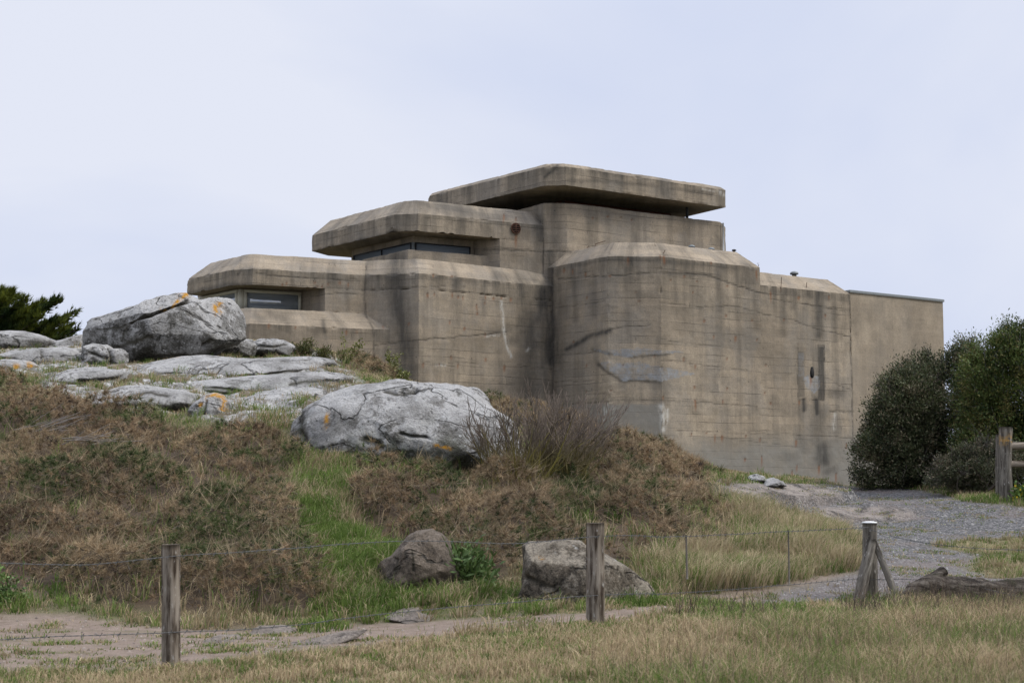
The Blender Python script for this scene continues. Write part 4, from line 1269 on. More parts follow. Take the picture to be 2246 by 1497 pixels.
for lab, poly, d in [('flat blue-grey bedrock patch at the grassy edge of the path', [(845, 1346), (880, 1337), (915, 1335), (925, 1342), (968, 1345), (972, 1352), (900, 1356)], 18.6),
                     ('narrow grey bedrock patch in the path between the two nearest posts', [(535, 1388), (560, 1376), (610, 1374), (648, 1380), (640, 1392), (590, 1396)], 17.2),
                     ('longest grey bedrock ridge crossing the dirt path', [(555, 1416), (600, 1404), (690, 1400), (760, 1386), (800, 1386), (780, 1398), (700, 1414), (620, 1422)], 16.5),
                     ('small grey bedrock patch right of the nearest fence post', [(430, 1398), (460, 1392), (510, 1390), (530, 1397), (500, 1405), (450, 1405)], 17)]:
    pc = np.mean(poly, 0)
    o = rock('bedrock_patch', lab, 'rock', [(a, b + (9 if b > pc[1] else 2)) for a, b in poly], hit(pc[0], pc[1] + 6), .35, 'bed', 4.5, int(d * 7), .03, FLAT, sub=40, dirtb=.3, sink=52)
rock('boulder', 'small light grey stone in grass at the foot of the bunker wall', 'stone',
     [(1632, 1055), (1640, 1040), (1655, 1034), (1672, 1038), (1680, 1050), (1660, 1058)], hit(1658, 1054), .5, 'granite', .8, 23, .04, None, sub=50, sink=50)
rock('boulder', 'low pale stone beside the small light grey stone under the bunker wall', 'stone',
     [(1662, 1060), (1675, 1044), (1695, 1038), (1715, 1046), (1722, 1056), (1700, 1064)], hit(1694, 1060), .6, 'granite', 1.2, 24, .04, None, sub=50, sink=50)

def loose_stones(n, y0, y1, which, smax, cols):
    x, y = rng.uniform(-.45, .45, n), y0 * (y1 / y0) ** rng.uniform(0, 1, n)
    x = x * y
    p = np.stack([x, y, ground(x, y)], -1)
    r = regions(p)
    p = p[r[which]]
    n = len(p)
    s = smax * rng.uniform(.25, 1, n) ** 2.2
    o = np.array([(1, 0, 0), (.3, .95, 0), (-.8, .6, 0), (-.8, -.6, 0), (.3, -.95, 0), (0.1, 0, .62)])
    q = o[None] * rng.uniform(.65, 1.25, (n, 6, 1)) * s[:, None, None]
    a = rng.uniform(0, 6.28, n)
    qx = q[..., 0] * np.cos(a)[:, None] - q[..., 1] * np.sin(a)[:, None] * .7
    qy = q[..., 0] * np.sin(a)[:, None] + q[..., 1] * np.cos(a)[:, None] * .7
    V = p[:, None] + np.stack([qx, qy, q[..., 2] + .002], -1)
    f = np.array([(0, 1, 5), (1, 2, 5), (2, 3, 5), (3, 4, 5), (4, 0, 5)])
    t = rng.uniform(0, 1, n)
    c = np.asarray(cols[0])[None] * (1 - t)[:, None] + np.asarray(cols[1])[None] * t[:, None]
    return V.reshape(-1, 3), np.repeat(c, 6, 0), (np.arange(n)[:, None, None] * 6 + f[None]).reshape(-1, 3)
s1 = loose_stones(4500, 12, 26, 0, .03, ((.09, .072, .058), (.33, .28, .235)))
s2 = loose_stones(20000, 19, 50, 1, .034, ((.08, .077, .073), (.34, .325, .30)))
sv = np.concatenate([s1[0], s2[0]]); sf = np.concatenate([s1[2], s2[2] + len(s1[0])])
tag(put('loose_stones', sv, [sf], M['twig'], base=(0, 20, 0), col=np.concatenate([s1[1], s2[1]])), 'loose pebbles and chippings scattered over the path and drive', 'stones', kind='stuff')
# ------------------------------------------------------------------ vegetation builders
def rand_dirs(n):
    return norm(rng.normal(size=(n, 3)))

def spikes(Pn, axis_, k, length, spread, width, col, tipmul=1.25):
    """k thin triangles from each point, around its axis"""
    n = len(Pn)
    p = np.repeat(Pn, k, 0)
    a = np.repeat(np.broadcast_to(axis_, (n, 3)), k, 0)
    d = norm(a + spread * rand_dirs(n * k))
    ln = np.repeat(np.broadcast_to(length, (n,)), k) * rng.uniform(.55, 1.25, n * k)
    w = np.repeat(np.broadcast_to(width, (n,)), k) * rng.uniform(.7, 1.3, n * k)
    s = norm(np.cross(d, rand_dirs(n * k))) * w[:, None] / 2
    V = np.stack([p - s, p + s, p + d * ln[:, None]], 1).reshape(-1, 3)
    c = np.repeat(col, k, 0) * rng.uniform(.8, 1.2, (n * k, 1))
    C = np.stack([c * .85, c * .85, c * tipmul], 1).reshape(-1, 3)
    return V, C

def blades(Pn, h, w, lean, col, tip=1.3, wind=(0.25, 0.0)):
    """bent grass blades of two quads' length"""
    n = len(Pn)
    ang = rng.uniform(0, 2 * np.pi, n)
    out = np.stack([np.cos(ang), np.sin(ang), np.zeros(n)], -1) * (lean * rng.uniform(.2, 1.3, n))[:, None] + np.array([wind[0], wind[1], 0]) * rng.uniform(0, 1, n)[:, None]
    side_a = rng.uniform(0, 2 * np.pi, n)
    s = np.stack([np.cos(side_a), np.sin(side_a), np.zeros(n)], -1) * (w / 2)[:, None]
    up = np.array([0, 0, 1.0])
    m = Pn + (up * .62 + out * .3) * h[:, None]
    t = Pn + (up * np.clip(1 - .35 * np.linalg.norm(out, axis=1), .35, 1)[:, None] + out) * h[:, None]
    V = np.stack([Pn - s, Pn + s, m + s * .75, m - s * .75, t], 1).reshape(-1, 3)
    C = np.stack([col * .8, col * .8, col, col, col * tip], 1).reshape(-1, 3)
    i = np.arange(n)[:, None] * 5
    return V, C, i + np.array([[0, 1, 2, 3]]), i + np.array([[3, 2, 4]])

def cloud_mesh(name, parts, mat, base=None, parent=None):
    """parts: (V, C[, quads, tris]); without faces the vertices come in triangles"""
    Vs, Cs, Q, T, n = [], [], [], [], 0
    for p in parts:
        V, C = p[0], p[1]
        if len(p) == 2:
            T.append(np.arange(len(V)).reshape(-1, 3) + n)
        else:
            if p[2] is not None: Q.append(p[2] + n)
            if p[3] is not None: T.append(p[3] + n)
        Vs.append(V); Cs.append(C); n += len(V)
    fs = ([np.concatenate(Q)] if Q else []) + ([np.concatenate(T)] if T else [])
    return put(name, np.concatenate(Vs), fs, mat, parent, base, col=np.clip(np.concatenate(Cs), 0, 1))

def mixc(a, b, t):
    return np.asarray(a)[None] * (1 - t)[:, None] + np.asarray(b)[None] * t[:, None]

def scatter(n, y0, y1, xl=-.40, xr=.40, pw=1.0):
    """random ground points in the wedge ahead"""
    u = rng.uniform(0, 1, n)
    y = np.sqrt(y0 ** 2 + u * (y1 ** 2 - y0 ** 2)) if pw == 1.0 else y0 * (y1 / y0) ** u
    x = rng.uniform(xl, xr, n) * y
    return x, y

# ------------------------------------------------------------------ heath: dry gorse and heather in low domes
dx, dy = scatter(1500, 15, 56)
dp = np.stack([dx, dy, ground(dx, dy)], -1)
dm = regions(dp)[3]
dp = dp[dm]
keep = []
for i in range(len(dp)):
    if all((dp[i, 0] - dp[j, 0]) ** 2 + (dp[i, 1] - dp[j, 1]) ** 2 > .5 ** 2 for j in keep): keep.append(i)
dp = dp[keep]
dR_ = rng.uniform(.38, .85, len(dp)); dH = rng.uniform(.14, .78, len(dp)) * np.where(dp[:, 1] > 38, .6, 1) * np.where(pix(dp)[0] > 1480, .55, 1)
def canopy(x, y):
    out = np.zeros(len(x)); gx = np.zeros(len(x)); gy = np.zeros(len(x)); idx = np.zeros(len(x), int)
    for a in range(0, len(x), 8000):
        s = slice(a, a + 8000)
        ddx = x[s, None] - dp[None, :, 0]; ddy = y[s, None] - dp[None, :, 1]
        r2 = (ddx ** 2 + ddy ** 2) / dR_ ** 2
        h = np.where(r2 < 1, dH * np.sqrt(np.clip(1 - r2, 0, 1)), 0)
        j = h.argmax(1); q = np.arange(len(j))
        out[s] = h[q, j]; idx[s] = j
        gx[s] = np.where(h[q, j] > 0, ddx[q, j] / dR_[j], 0); gy[s] = np.where(h[q, j] > 0, ddy[q, j] / dR_[j], 0)
    return out, gx, gy, idx
hx, hy = scatter(110000, 15, 57, pw=2)
hp_ = np.stack([hx, hy, ground(hx, hy)], -1)
hm = regions(hp_)[3]
hp_ = hp_[hm]
hp_ = hp_[:36000]
H, gxx, gyy, di = canopy(hp_[:, 0], hp_[:, 1])
n = len(hp_)
nlow = fbm2(hp_[:, 0] * 1.9, hp_[:, 1] * 1.9, 3, 90)
kp = (H + .12 * nlow > .07) | (rng.uniform(0, 1, n) < .18)
hp_, H, gxx, gyy, di, nlow = hp_[kp], H[kp], gxx[kp], gyy[kp], di[kp], nlow[kp]
n = len(hp_)
H = np.clip(H + .03 + .12 * nlow, .03, None)
lvl = 1 - .65 * rng.uniform(0, 1, n) ** 1.6
pos = hp_.copy(); pos[:, 2] += H * lvl + .03
px_, py_ = pix(hp_)
gq = fbm2(hp_[:, 0] * .8, hp_[:, 1] * .8, 4, 91) * .8 + .5 * fbm2(hp_[:, 0] * 2.8, hp_[:, 1] * 2.8, 3, 92)
for (cx_, cy_, r_) in [(450, 940, 60), (560, 1010, 50), (60, 1090, 70), (480, 1200, 70), (400, 1290, 70), (1240, 1110, 60), (1000, 1090, 40), (340, 890, 30), (720, 790, 30), (1480, 960, 40), (20, 960, 40), (550, 1280, 50), (1300, 1040, 40), (300, 1050, 40)]:
    gq += .30 * np.exp(-((px_ - cx_) ** 2 + ((py_ - cy_) * 1.4) ** 2) / r_ ** 2)
green = smooth(.10, .32, gq + rng.normal(0, .14, n))
tone = np.clip(.5 + .7 * fbm2(hp_[:, 0] * 1.1, hp_[:, 1] * 1.1, 3, 93) + rng.normal(0, .27, n), 0, 1)
tan_ = smooth(-.12, .22, fbm2(hp_[:, 0] * .45 + 5, hp_[:, 1] * .45, 3, 94) + .25 * np.exp(-((px_ - 420) ** 2 + (py_ - 1090) ** 2) / 160 ** 2))
br = mixc((.085, .056, .034), (.37, .262, .152), tone)
br = br * (1 - .7 * tan_[:, None]) + mixc((.17, .12, .066), (.43, .325, .19), tone) * (.7 * tan_[:, None])
dead = (rng.uniform(0, 1, n) < .08)[:, None]
br = np.where(dead, np.array([[.10, .075, .055]]), br)
gr_ = mixc((.026, .04, .013), (.10, .13, .042), tone)
hc = br * (1 - green[:, None]) + gr_ * green[:, None]
far = np.clip(hp_[:, 1] / 25, .75, 1.7)
R_ = rng.uniform(.55, 1.35, n)
nz3 = norm(np.stack([gxx, gyy, np.full(n, .8)], -1))
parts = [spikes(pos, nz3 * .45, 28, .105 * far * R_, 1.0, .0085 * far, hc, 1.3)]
sel = rng.choice(n, 5000, replace=False)
d_ = norm(np.stack([rng.normal(.35, .6, 5000), rng.normal(-.15, .4, 5000), rng.uniform(.1, 1.0, 5000)], -1))
parts.append(spikes(pos[sel], d_, 2, .40, .3, .008, mixc((.22, .17, .10), (.46, .36, .22), rng.uniform(0, 1, 5000)), 1.05))
# woody stems through it
sel = rng.choice(n, 9000, replace=False)
q = pos[sel] - [0, 0, .06]
d_ = norm(np.stack([rng.normal(.2, .9, 9000), rng.normal(-.1, .7, 9000), rng.uniform(0, .9, 9000)], -1))
parts.append(spikes(q - d_ * .1, d_, 1, .34, .2, .012, mixc((.06, .045, .032), (.22, .18, .14), rng.uniform(0, 1, 9000)), 1.0))
# longer dry stalks leaning out of it
sel = rng.choice(len(pos), 6000, replace=False)
q = pos[sel]
d_ = norm(np.stack([rng.normal(.35, .8, 6000), rng.normal(-.2, .6, 6000), rng.uniform(.1, 1.0, 6000)], -1))
parts.append(spikes(q - d_ * .1, d_, 1, .42, .15, .009, mixc((.16, .12, .075), (.38, .30, .19), rng.uniform(0, 1, 6000)), 1.1))
tag(cloud_mesh('heath', parts, M['gorse'], base=(0, 25, 0)), 'low brown and dark green gorse and heather covering the slope', 'heath', kind='stuff')

# ------------------------------------------------------------------ grass
GREEN1, GREEN2 = (.06, .11, .02), (.205, .27, .065)
DRY1, DRY2 = (.25, .175, .095), (.60, .475, .29)
def clumps(x, y, k_, rad, h, w, dry, lean=.55, wind=(.3, -.05), c0=(.22, .16, .085), c1=(.52, .43, .26), rise=1.0):
    n_ = len(x)
    r_ = rad * np.sqrt(rng.uniform(0, 1, n_ * k_)); an = rng.uniform(0, 2 * np.pi, n_ * k_)
    xx, yy = np.repeat(x, k_) + r_ * np.cos(an), np.repeat(y, k_) + r_ * np.sin(an)
    hh = np.repeat(h, k_) * rng.uniform(.5, 1.2, n_ * k_)
    t_ = np.repeat(rng.uniform(0, 1, n_), k_) * .6 + rng.uniform(0, .4, n_ * k_)
    c_ = np.where((rng.uniform(0, 1, n_ * k_) < np.repeat(dry, k_))[:, None], mixc(c0, c1, t_), mixc(GREEN1, GREEN2, t_))
    c_ = c_ * np.repeat(rng.uniform(.75, 1.2, n_), k_)[:, None]
    p = np.stack([xx, yy, ground(xx, yy) - .01], -1)
    V, C, Q, T = blades(p, hh, np.full(n_ * k_, w), np.full(n_ * k_, lean), c_, 1.15, wind)
    V = V.reshape(-1, 5, 3)       # the blades of a clump lean away from its middle
    o = np.stack([np.cos(an), np.sin(an), 0 * an], -1) * (hh * .45 * r_ / rad)[:, None]
    V[:, 2:4] += o[:, None] * .4; V[:, 4] += o
    return V.reshape(-1, 3), C, Q, T
def grass(name, label, x, y, h, w, lean, dryf, wind=(.2, 0), tip=1.25):
    z = ground(x, y)
    p = np.stack([x, y, z - .01], -1)
    t = rng.uniform(0, 1, len(x))
    dry = (rng.uniform(0, 1, len(x)) < dryf)[:, None]
    c = np.where(dry, mixc(DRY1, DRY2, t), mixc(GREEN1, GREEN2, t))
    return blades(p, h, w, lean, c, tip, wind)
LAWN = [(-900, 1480), (0, 1478), (350, 1467), (700, 1430), (1000, 1400), (1280, 1376), (1480, 1349), (1700, 1334), (1870, 1326), (2246, 1332), (3200, 1360), (3200, 4000), (-2500, 4000)]
x, y = scatter(330000, 8.5, 24, -.46, .46, 2)
p = np.stack([x, y, ground(x, y)], -1)
m = on(p, LAWN, 8, 24, 9, 44)
x, y, p = x[m], y[m], p[m]
gx2, gy2 = pix(p)
nz_ = fbm2(x * .7, y * .7, 4, 100); nz2 = fbm2(x * 2.2, y * 2.2, 3, 101)
bord_ = lambda X: np.interp(X, [0, 350, 700, 1000, 1280, 1480, 1700, 1870, 2246], [1478, 1467, 1430, 1400, 1376, 1349, 1334, 1326, 1332])
low_ = lambda X, Y: .22 + .78 * smooth(5, 95, Y - bord_(X) + 70 * (X > 1950))
tall = smooth(1100, 1650, gx2 + 250 * nz_) * low_(gx2, gy2)
h = (.05 + .06 * (nz2 > -.1) + .17 * tall * (1 + .6 * nz2)) * rng.uniform(.5, 1.35, len(x))
dryf = np.clip(.58 + 1.1 * nz_ + .5 * nz2, .12, .92)
dryf = np.where((np.abs(gx2 - 1640) < 130) & (gy2 < 1385), .2, dryf)
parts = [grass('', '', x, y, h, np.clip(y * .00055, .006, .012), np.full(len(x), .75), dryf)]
# dry seed stalks standing above the lawn on the right
x, y = scatter(60000, 9, 23, -.2, .46, 2)
p = np.stack([x, y, ground(x, y)], -1)
a, b = pix(p)
m = on(p, LAWN, 8, 23, 9, 44) & (rng.uniform(0, 1, len(x)) < smooth(1250, 1900, a + 300 * fbm2(x * .8, y * .8, 3, 103)) * .42)
p = p[m]
lw_ = low_(*pix(p))
parts.append(blades(p, rng.uniform(.2, .48, len(p)) * lw_, np.full(len(p), .0045), np.full(len(p), .35), mixc((.12, .085, .055), (.33, .255, .15), rng.uniform(0, 1, len(p))), 1.1, (.15, 0)))
n_ = 420
wx_ = np.concatenate([rng.uniform(1480, 1720, 60), rng.uniform(1850, 2260, 360)]); wy_ = rng.uniform(1345, 1400, n_)
q = P(wx_, wy_, 17.5 + 2.6 * (wx_ > 1800) * rng.uniform(0, 1, n_)); q[:, 2] = ground(q[:, 0], q[:, 1])
parts.append(spikes(q, norm(np.stack([rng.normal(.15, .3, n_), rng.normal(0, .2, n_), np.ones(n_)], -1)), 2, .55, .22, .008, mixc((.05, .038, .03), (.20, .15, .11), rng.uniform(0, 1, n_)), 1.0))
x, y = scatter(26000, 9, 23, -.42, .46, 2)
p = np.stack([x, y, ground(x, y)], -1)
a, b = pix(p)
f1 = fbm2(x * .9 + 3, y * .9, 3, 104)
m = on(p, LAWN, 8, 23, 9, 44) & (f1 + .5 * rng.uniform(-1, 1, len(x)) > .02)
x, y, a, f1 = x[m][:5200], y[m][:5200], a[m][:5200], f1[m][:5200]
tl = smooth(1000, 1700, a) * low_(*pix(np.stack([x, y, ground(x, y)], -1)))
parts.append(clumps(x, y, 22, .09, (.07 + .15 * tl) * rng.uniform(.6, 1.6, len(x)), .010, np.clip(.5 + 1.3 * fbm2(x * 1.3, y * 1.3 + 9, 3, 108) + rng.normal(0, .3, len(x)), .03, .97), .7))
tag(cloud_mesh('lawn_grass', parts, M['blade'], base=(0, 14, 0)), 'half dry foreground grass in front of the post fence', 'grass', kind='stuff')

# verges, gully and the patches between rocks
x, y = scatter(420000, 15.5, 56, -.40, .40, 2)
p = np.stack([x, y, ground(x, y)], -1)
rp_, rg_, rm_, rh_, rt_ = regions(p)
a, b = pix(p)
lawn = inpoly(a, b, LAWN) & (y < 24)
den = np.where(rp_ | rg_, 0.012, np.where(rh_, .02, 1.0))
den = np.where(on(p, OUTCROP, 32, 49, 10, 60), .22 + .5 * (fbm2(x * .9, y * .9, 3, 107) > .15), den)
den = np.where(rm_, .35, den)
den = np.where(rt_, .12, den)
gully = inpoly(a, b, [(600, 960), (700, 1000), (960, 1030), (900, 1075), (770, 1090), (760, 1150), (860, 1200), (1010, 1240), (1080, 1300), (1000, 1330), (760, 1345), (690, 1290), (610, 1190), (600, 1110), (650, 1040)])
pathedge = np.exp(-(sdist(a, b, [(-300, 1330), (150, 1340), (350, 1372), (560, 1378), (830, 1352), (1100, 1338), (1290, 1330)]) / 25) ** 2)
behind = inpoly(a, b, [(1860, 1050), (3000, 1050), (3000, 1140), (2246, 1112), (2120, 1100), (2000, 1074), (1850, 1066)]) & (y > 30)
m = ~lawn & (rng.uniform(0, 1, len(x)) < den) & (np.abs(x / y) < .42)
x, y, a, b, gl, pe, rt2, bh, rm2, hh_ = x[m], y[m], a[m], b[m], gully[m], pathedge[m], rt_[m], behind[m], rm_[m], rh_[m]
n1_ = fbm2(x * .8, y * .8, 4, 105); n2_ = fbm2(x * 2.5, y * 2.5, 3, 106)
h = (.07 + .09 * gl * (1 + n2_) + .06 * bh) * (1 + .8 * n2_) * rng.uniform(.5, 1.4, len(x)) * (1 - .55 * pe)
h = np.where(rm2, .03, h)
h = np.where(hh_, rng.uniform(.25, .55, len(x)), h)
dryf = np.clip(.42 + 1.4 * n1_ + .5 * n2_ - .36 * gl - .25 * bh + .15 * pe, .06, .95)
parts = [grass('', '', x, y, np.clip(h, .02, .5), np.clip(y * .00042, .006, .016), np.full(len(x), .7), dryf)]
# lush tufts beside the brown boulder, the gully and the foot of the fence
for (tx, ty, td, n_, hh, rr) in [(1030, 1262, 20.9, 500, .3, .22), (1090, 1280, 20.3, 700, .18, .4), (1440, 1310, 19.7, 500, .2, .3), (760, 1300, 19.7, 900, .28, .5), (690, 1250, 21, 700, .25, .5), (720, 1150, 23.5, 800, .25, .6),
                             (840, 1195, 22.3, 900, .36, .35), (590, 935, 32, 600, .4, .5), (650, 1060, 27, 700, .3, .6), (1540, 1300, 20.2, 700, .2, .5), (1380, 1320, 19.3, 300, .14, .3), (820, 1290, 20.2, 500, .22, .35), (950, 1300, 20, 400, .12, .5),
                             (700, 1330, 18.6, 500, .2, .4), (1700, 1330, 18.5, 500, .12, .5), (376, 1474, 13.35, 260, .11, .16), (1306, 1376, 16.4, 260, .12, .18), (1906, 1322, 21.7, 500, .2, .45), (1180, 1318, 19.4, 500, .14, .5), (1340, 1318, 19.3, 500, .14, .5), (850, 1290, 20.2, 300, .15, .3), (980, 1296, 20.1, 300, .15, .3), (800, 1018, 30, 500, .28, .8), (1000, 1022, 30, 500, .26, .8), (2120, 1330, 20, 700, .25, .8), (2230, 1335, 19.8, 700, .28, .8)]:
    c0 = P(tx, ty, td)
    td = td
    ang = rng.uniform(0, 2 * np.pi, n_); r_ = rr * np.sqrt(rng.uniform(0, 1, n_))
    xx, yy = c0[0] + r_ * np.cos(ang), c0[1] + r_ * np.sin(ang)
    parts.append(grass('', '', xx, yy, hh * (1 - .5 * r_ / rr) * rng.uniform(.5, 1.2, n_), np.full(n_, .011), np.full(n_, .9), .1 + .5 * (td > 30)))
x, y = scatter(40000, 16, 46, -.38, .38, 2)
p = np.stack([x, y, ground(x, y)], -1)
r5 = regions(p); a, b = pix(p)
gl = inpoly(a, b, [(600, 960), (700, 1000), (960, 1030), (900, 1075), (770, 1090), (760, 1150), (860, 1200), (1010, 1240), (1080, 1300), (1000, 1330), (760, 1345), (690, 1290), (610, 1190), (600, 1110), (650, 1040)])
vg = ~(r5[0] | r5[1] | (r5[4] & (rng.uniform(0, 1, len(x)) < .8))) & ~(inpoly(a, b, LAWN) & (y < 24)) & (rng.uniform(0, 1, len(x)) < np.where(gl, .9, np.where(r5[3], .035, .22)))
x, y, gl, hh_ = x[vg], y[vg], gl[vg], r5[3][vg]
parts.append(clumps(x, y, 24, .11, np.where(gl, .20, .15) * rng.uniform(.35, 1.7, len(x)) + .16 * hh_, .012, np.clip(np.where(gl, .24, .5) + 1.3 * fbm2(x * 1.2, y * 1.2, 3, 109) + rng.normal(0, .2, len(x)), .02, .97), .8))
# grass creeping into the path and the drive
x, y = scatter(60000, 13, 52, -.36, .40, 2)
p = np.stack([x, y, ground(x, y)], -1)
r5 = regions(p)
m = (r5[0] | r5[1] | r5[2]) & (fbm2(x * 1.1, y * 1.6, 4, 112) + .35 * rng.uniform(-1, 1, len(x)) > np.where(r5[2], -.1, np.where(r5[0], .36, .24)))
x, y = x[m][:2200], y[m][:2200]
parts.append(clumps(x, y, 16, .10, .045 * rng.uniform(.5, 1.6, len(x)), .012, np.clip(.55 + rng.normal(0, .25, len(x)), .05, .95), .9))
tag(cloud_mesh('verge_grass', parts, M['blade'], base=(0, 24, 0)), 'green and dry grass in the gully and along the path and drive', 'grass', kind='stuff')

# long pale grass beside the drive
x, y = scatter(9000, 18, 32, -.05, .27, 2)
p = np.stack([x, y, ground(x, y)], -1)
rr = regions(p)
m = rr[4] & ~rr[1] & ~rr[0] & ~rr[3]
x, y = x[m][:2300], y[m][:2300]
dc_ = np.clip(.80 + .9 * fbm2(x * .9 + 4, y * .9, 3, 111) + rng.normal(0, .2, len(x)), .05, .98)
parts = [clumps(x, y, 34, .16, (.30 + .3 * fbm2(x * 1.1, y * 1.1, 3, 110)) * rng.uniform(.5, 1.6, len(x)), .0095, dc_, .6, (.4, -.1), (.24, .18, .095), (.60, .50, .31))]
tag(cloud_mesh('long_grass', parts, M['blade'], base=(4, 22, 0)), 'long pale tussock grass beside the gravel drive', 'grass', kind='stuff')

# ------------------------------------------------------------------ bushes and trees
def twig_tubes(segs, rads, seg=4):
    """many short tapered tubes: segs (n, k, 3)"""
    n, k, _ = segs.shape
    t = norm(np.gradient(segs, axis=1))
    a = norm(np.cross(t, np.array([.31, .52, .21])))
    b = np.cross(t, a)
    ang = np.linspace(0, 2 * np.pi, seg, endpoint=False)
    V = segs[:, :, None] + rads[:, :, None, None] * (np.cos(ang)[:, None] * a[:, :, None] + np.sin(ang)[:, None] * b[:, :, None])
    i = (np.arange(n)[:, None, None] * k + np.arange(k - 1)[None, :, None]) * seg
    j = np.arange(seg)[None, None]; kk = (j + 1) % seg
    q = np.stack(np.broadcast_arrays(i + j, i + kk, i + seg + kk, i + seg + j), -1).reshape(-1, 4)
    return V.reshape(-1, 3), q

def curve(p0, d0, length, k, bend, jitter=.12):
    """n wandering stems of k points"""
    n = len(p0)
    pts = [p0]; d = norm(d0)
    for i in range(k - 1):
        d = norm(d + bend / (k - 1) + jitter * rng.normal(size=(n, 3)))
        pts.append(pts[-1] + d * (length / (k - 1))[:, None])
    return np.stack(pts, 1), d

def bare_shrub(label, base, stems, height, spread, lean, c_low, c_high, subs=7, seed=0, r0=.011):
    o = thing('bare_shrub', label, 'shrub', base)
    n = stems
    p0 = np.asarray(base) + np.stack([rng.normal(0, spread * .22, n), rng.normal(0, spread * .2, n), np.full(n, -.1)], -1)
    d0 = np.stack([lean + spread * rng.uniform(-.95, .95, n), rng.normal(-.05, .35, n), np.ones(n)], -1)
    L_ = height * rng.uniform(.6, 1.1, n)
    S, _ = curve(p0, d0, L_, 9, np.array([0, 0, .35]), .10)
    rad = r0 * np.linspace(1.25, .35, 9)[None] * rng.uniform(.7, 1.3, (n, 1))
    V, q = twig_tubes(S, rad)
    zt = (V[:, 2] - base[2]) / height + .25 * fbm(V * 3, 2, 5)
    C = mixc(c_low, c_high, smooth(.35, .9, zt)) * rng.uniform(.85, 1.15, (len(V), 1))
    cloud_mesh('stem', [(V, C, q, None)], M['twig'], parent=o)
    m = n * subs
    src = rng.integers(0, n, m); at_ = rng.uniform(.3, 1, m) * 7.9
    i0 = at_.astype(int); f = (at_ - i0)[:, None]
    p1 = S[src, i0] * (1 - f) + S[src, i0 + 1] * f
    dd = norm(S[src, i0 + 1] - S[src, i0]) + .55 * rand_dirs(m)
    T, _ = curve(p1, dd, height * rng.uniform(.14, .36, m), 5, np.array([0, 0, .4]), .12)
    V1, q1 = twig_tubes(T, np.linspace(.009, .0045, 5)[None] * np.ones((m, 1)), 3)
    m2_ = m * 2
    src = rng.integers(0, m, m2_); i0 = rng.integers(1, 4, m2_)
    T2, _ = curve(T[src, i0], norm(T[src, i0 + 1] - T[src, i0]) + .6 * rand_dirs(m2_), height * rng.uniform(.06, .16, m2_), 3, np.array([0, 0, .3]))
    V2, q2 = twig_tubes(T2, np.linspace(.0062, .0035, 3)[None] * np.ones((m2_, 1)), 3)
    cc = lambda V: mixc(c_low, c_high, smooth(.1, .6, (V[:, 2] - base[2]) / height)) * rng.uniform(.8, 1.2, (len(V), 1))
    tw = cloud_mesh('twigs', [(V1, cc(V1), q1, None), (V2, cc(V2), q2, None)], M['twig'], parent=o)
    tw['kind'] = 'stuff'
    return o
def on_ground(px, py, d):
    p = P(px, py, d); p[2] = ground(p[0:1], p[1:2])[0]; return p
bare_shrub('leafless shrub with yellow-green lichened stems in front of the large rounded boulder', on_ground(1140, 1062, 29.0), 34, 1.75, 1.0, -.05, (.17, .145, .035), (.115, .09, .068), 9, r0=.015)
bare_shrub('dense grey-brown leafless shrub leaning right beside the lichened shrub', on_ground(1225, 1062, 29.8), 60, 1.85, .8, .22, (.16, .135, .045), (.17, .135, .105), 9, r0=.011)

def leaf_quads(Pn, dirs, ln, wd, col):
    n = len(Pn)
    s = norm(np.cross(dirs, rand_dirs(n)))
    nn = np.cross(dirs, s)
    a = Pn; m = Pn + dirs * (ln * .45)[:, None] + nn * (ln * .06)[:, None]; t = Pn + dirs * ln[:, None]
    V = np.stack([a, m + s * (wd / 2)[:, None], t, m - s * (wd / 2)[:, None]], 1).reshape(-1, 3)
    C = np.stack([col * .85, col, col * 1.1, col], 1).reshape(-1, 3)
    return V, C, np.arange(n * 4).reshape(-1, 4), None

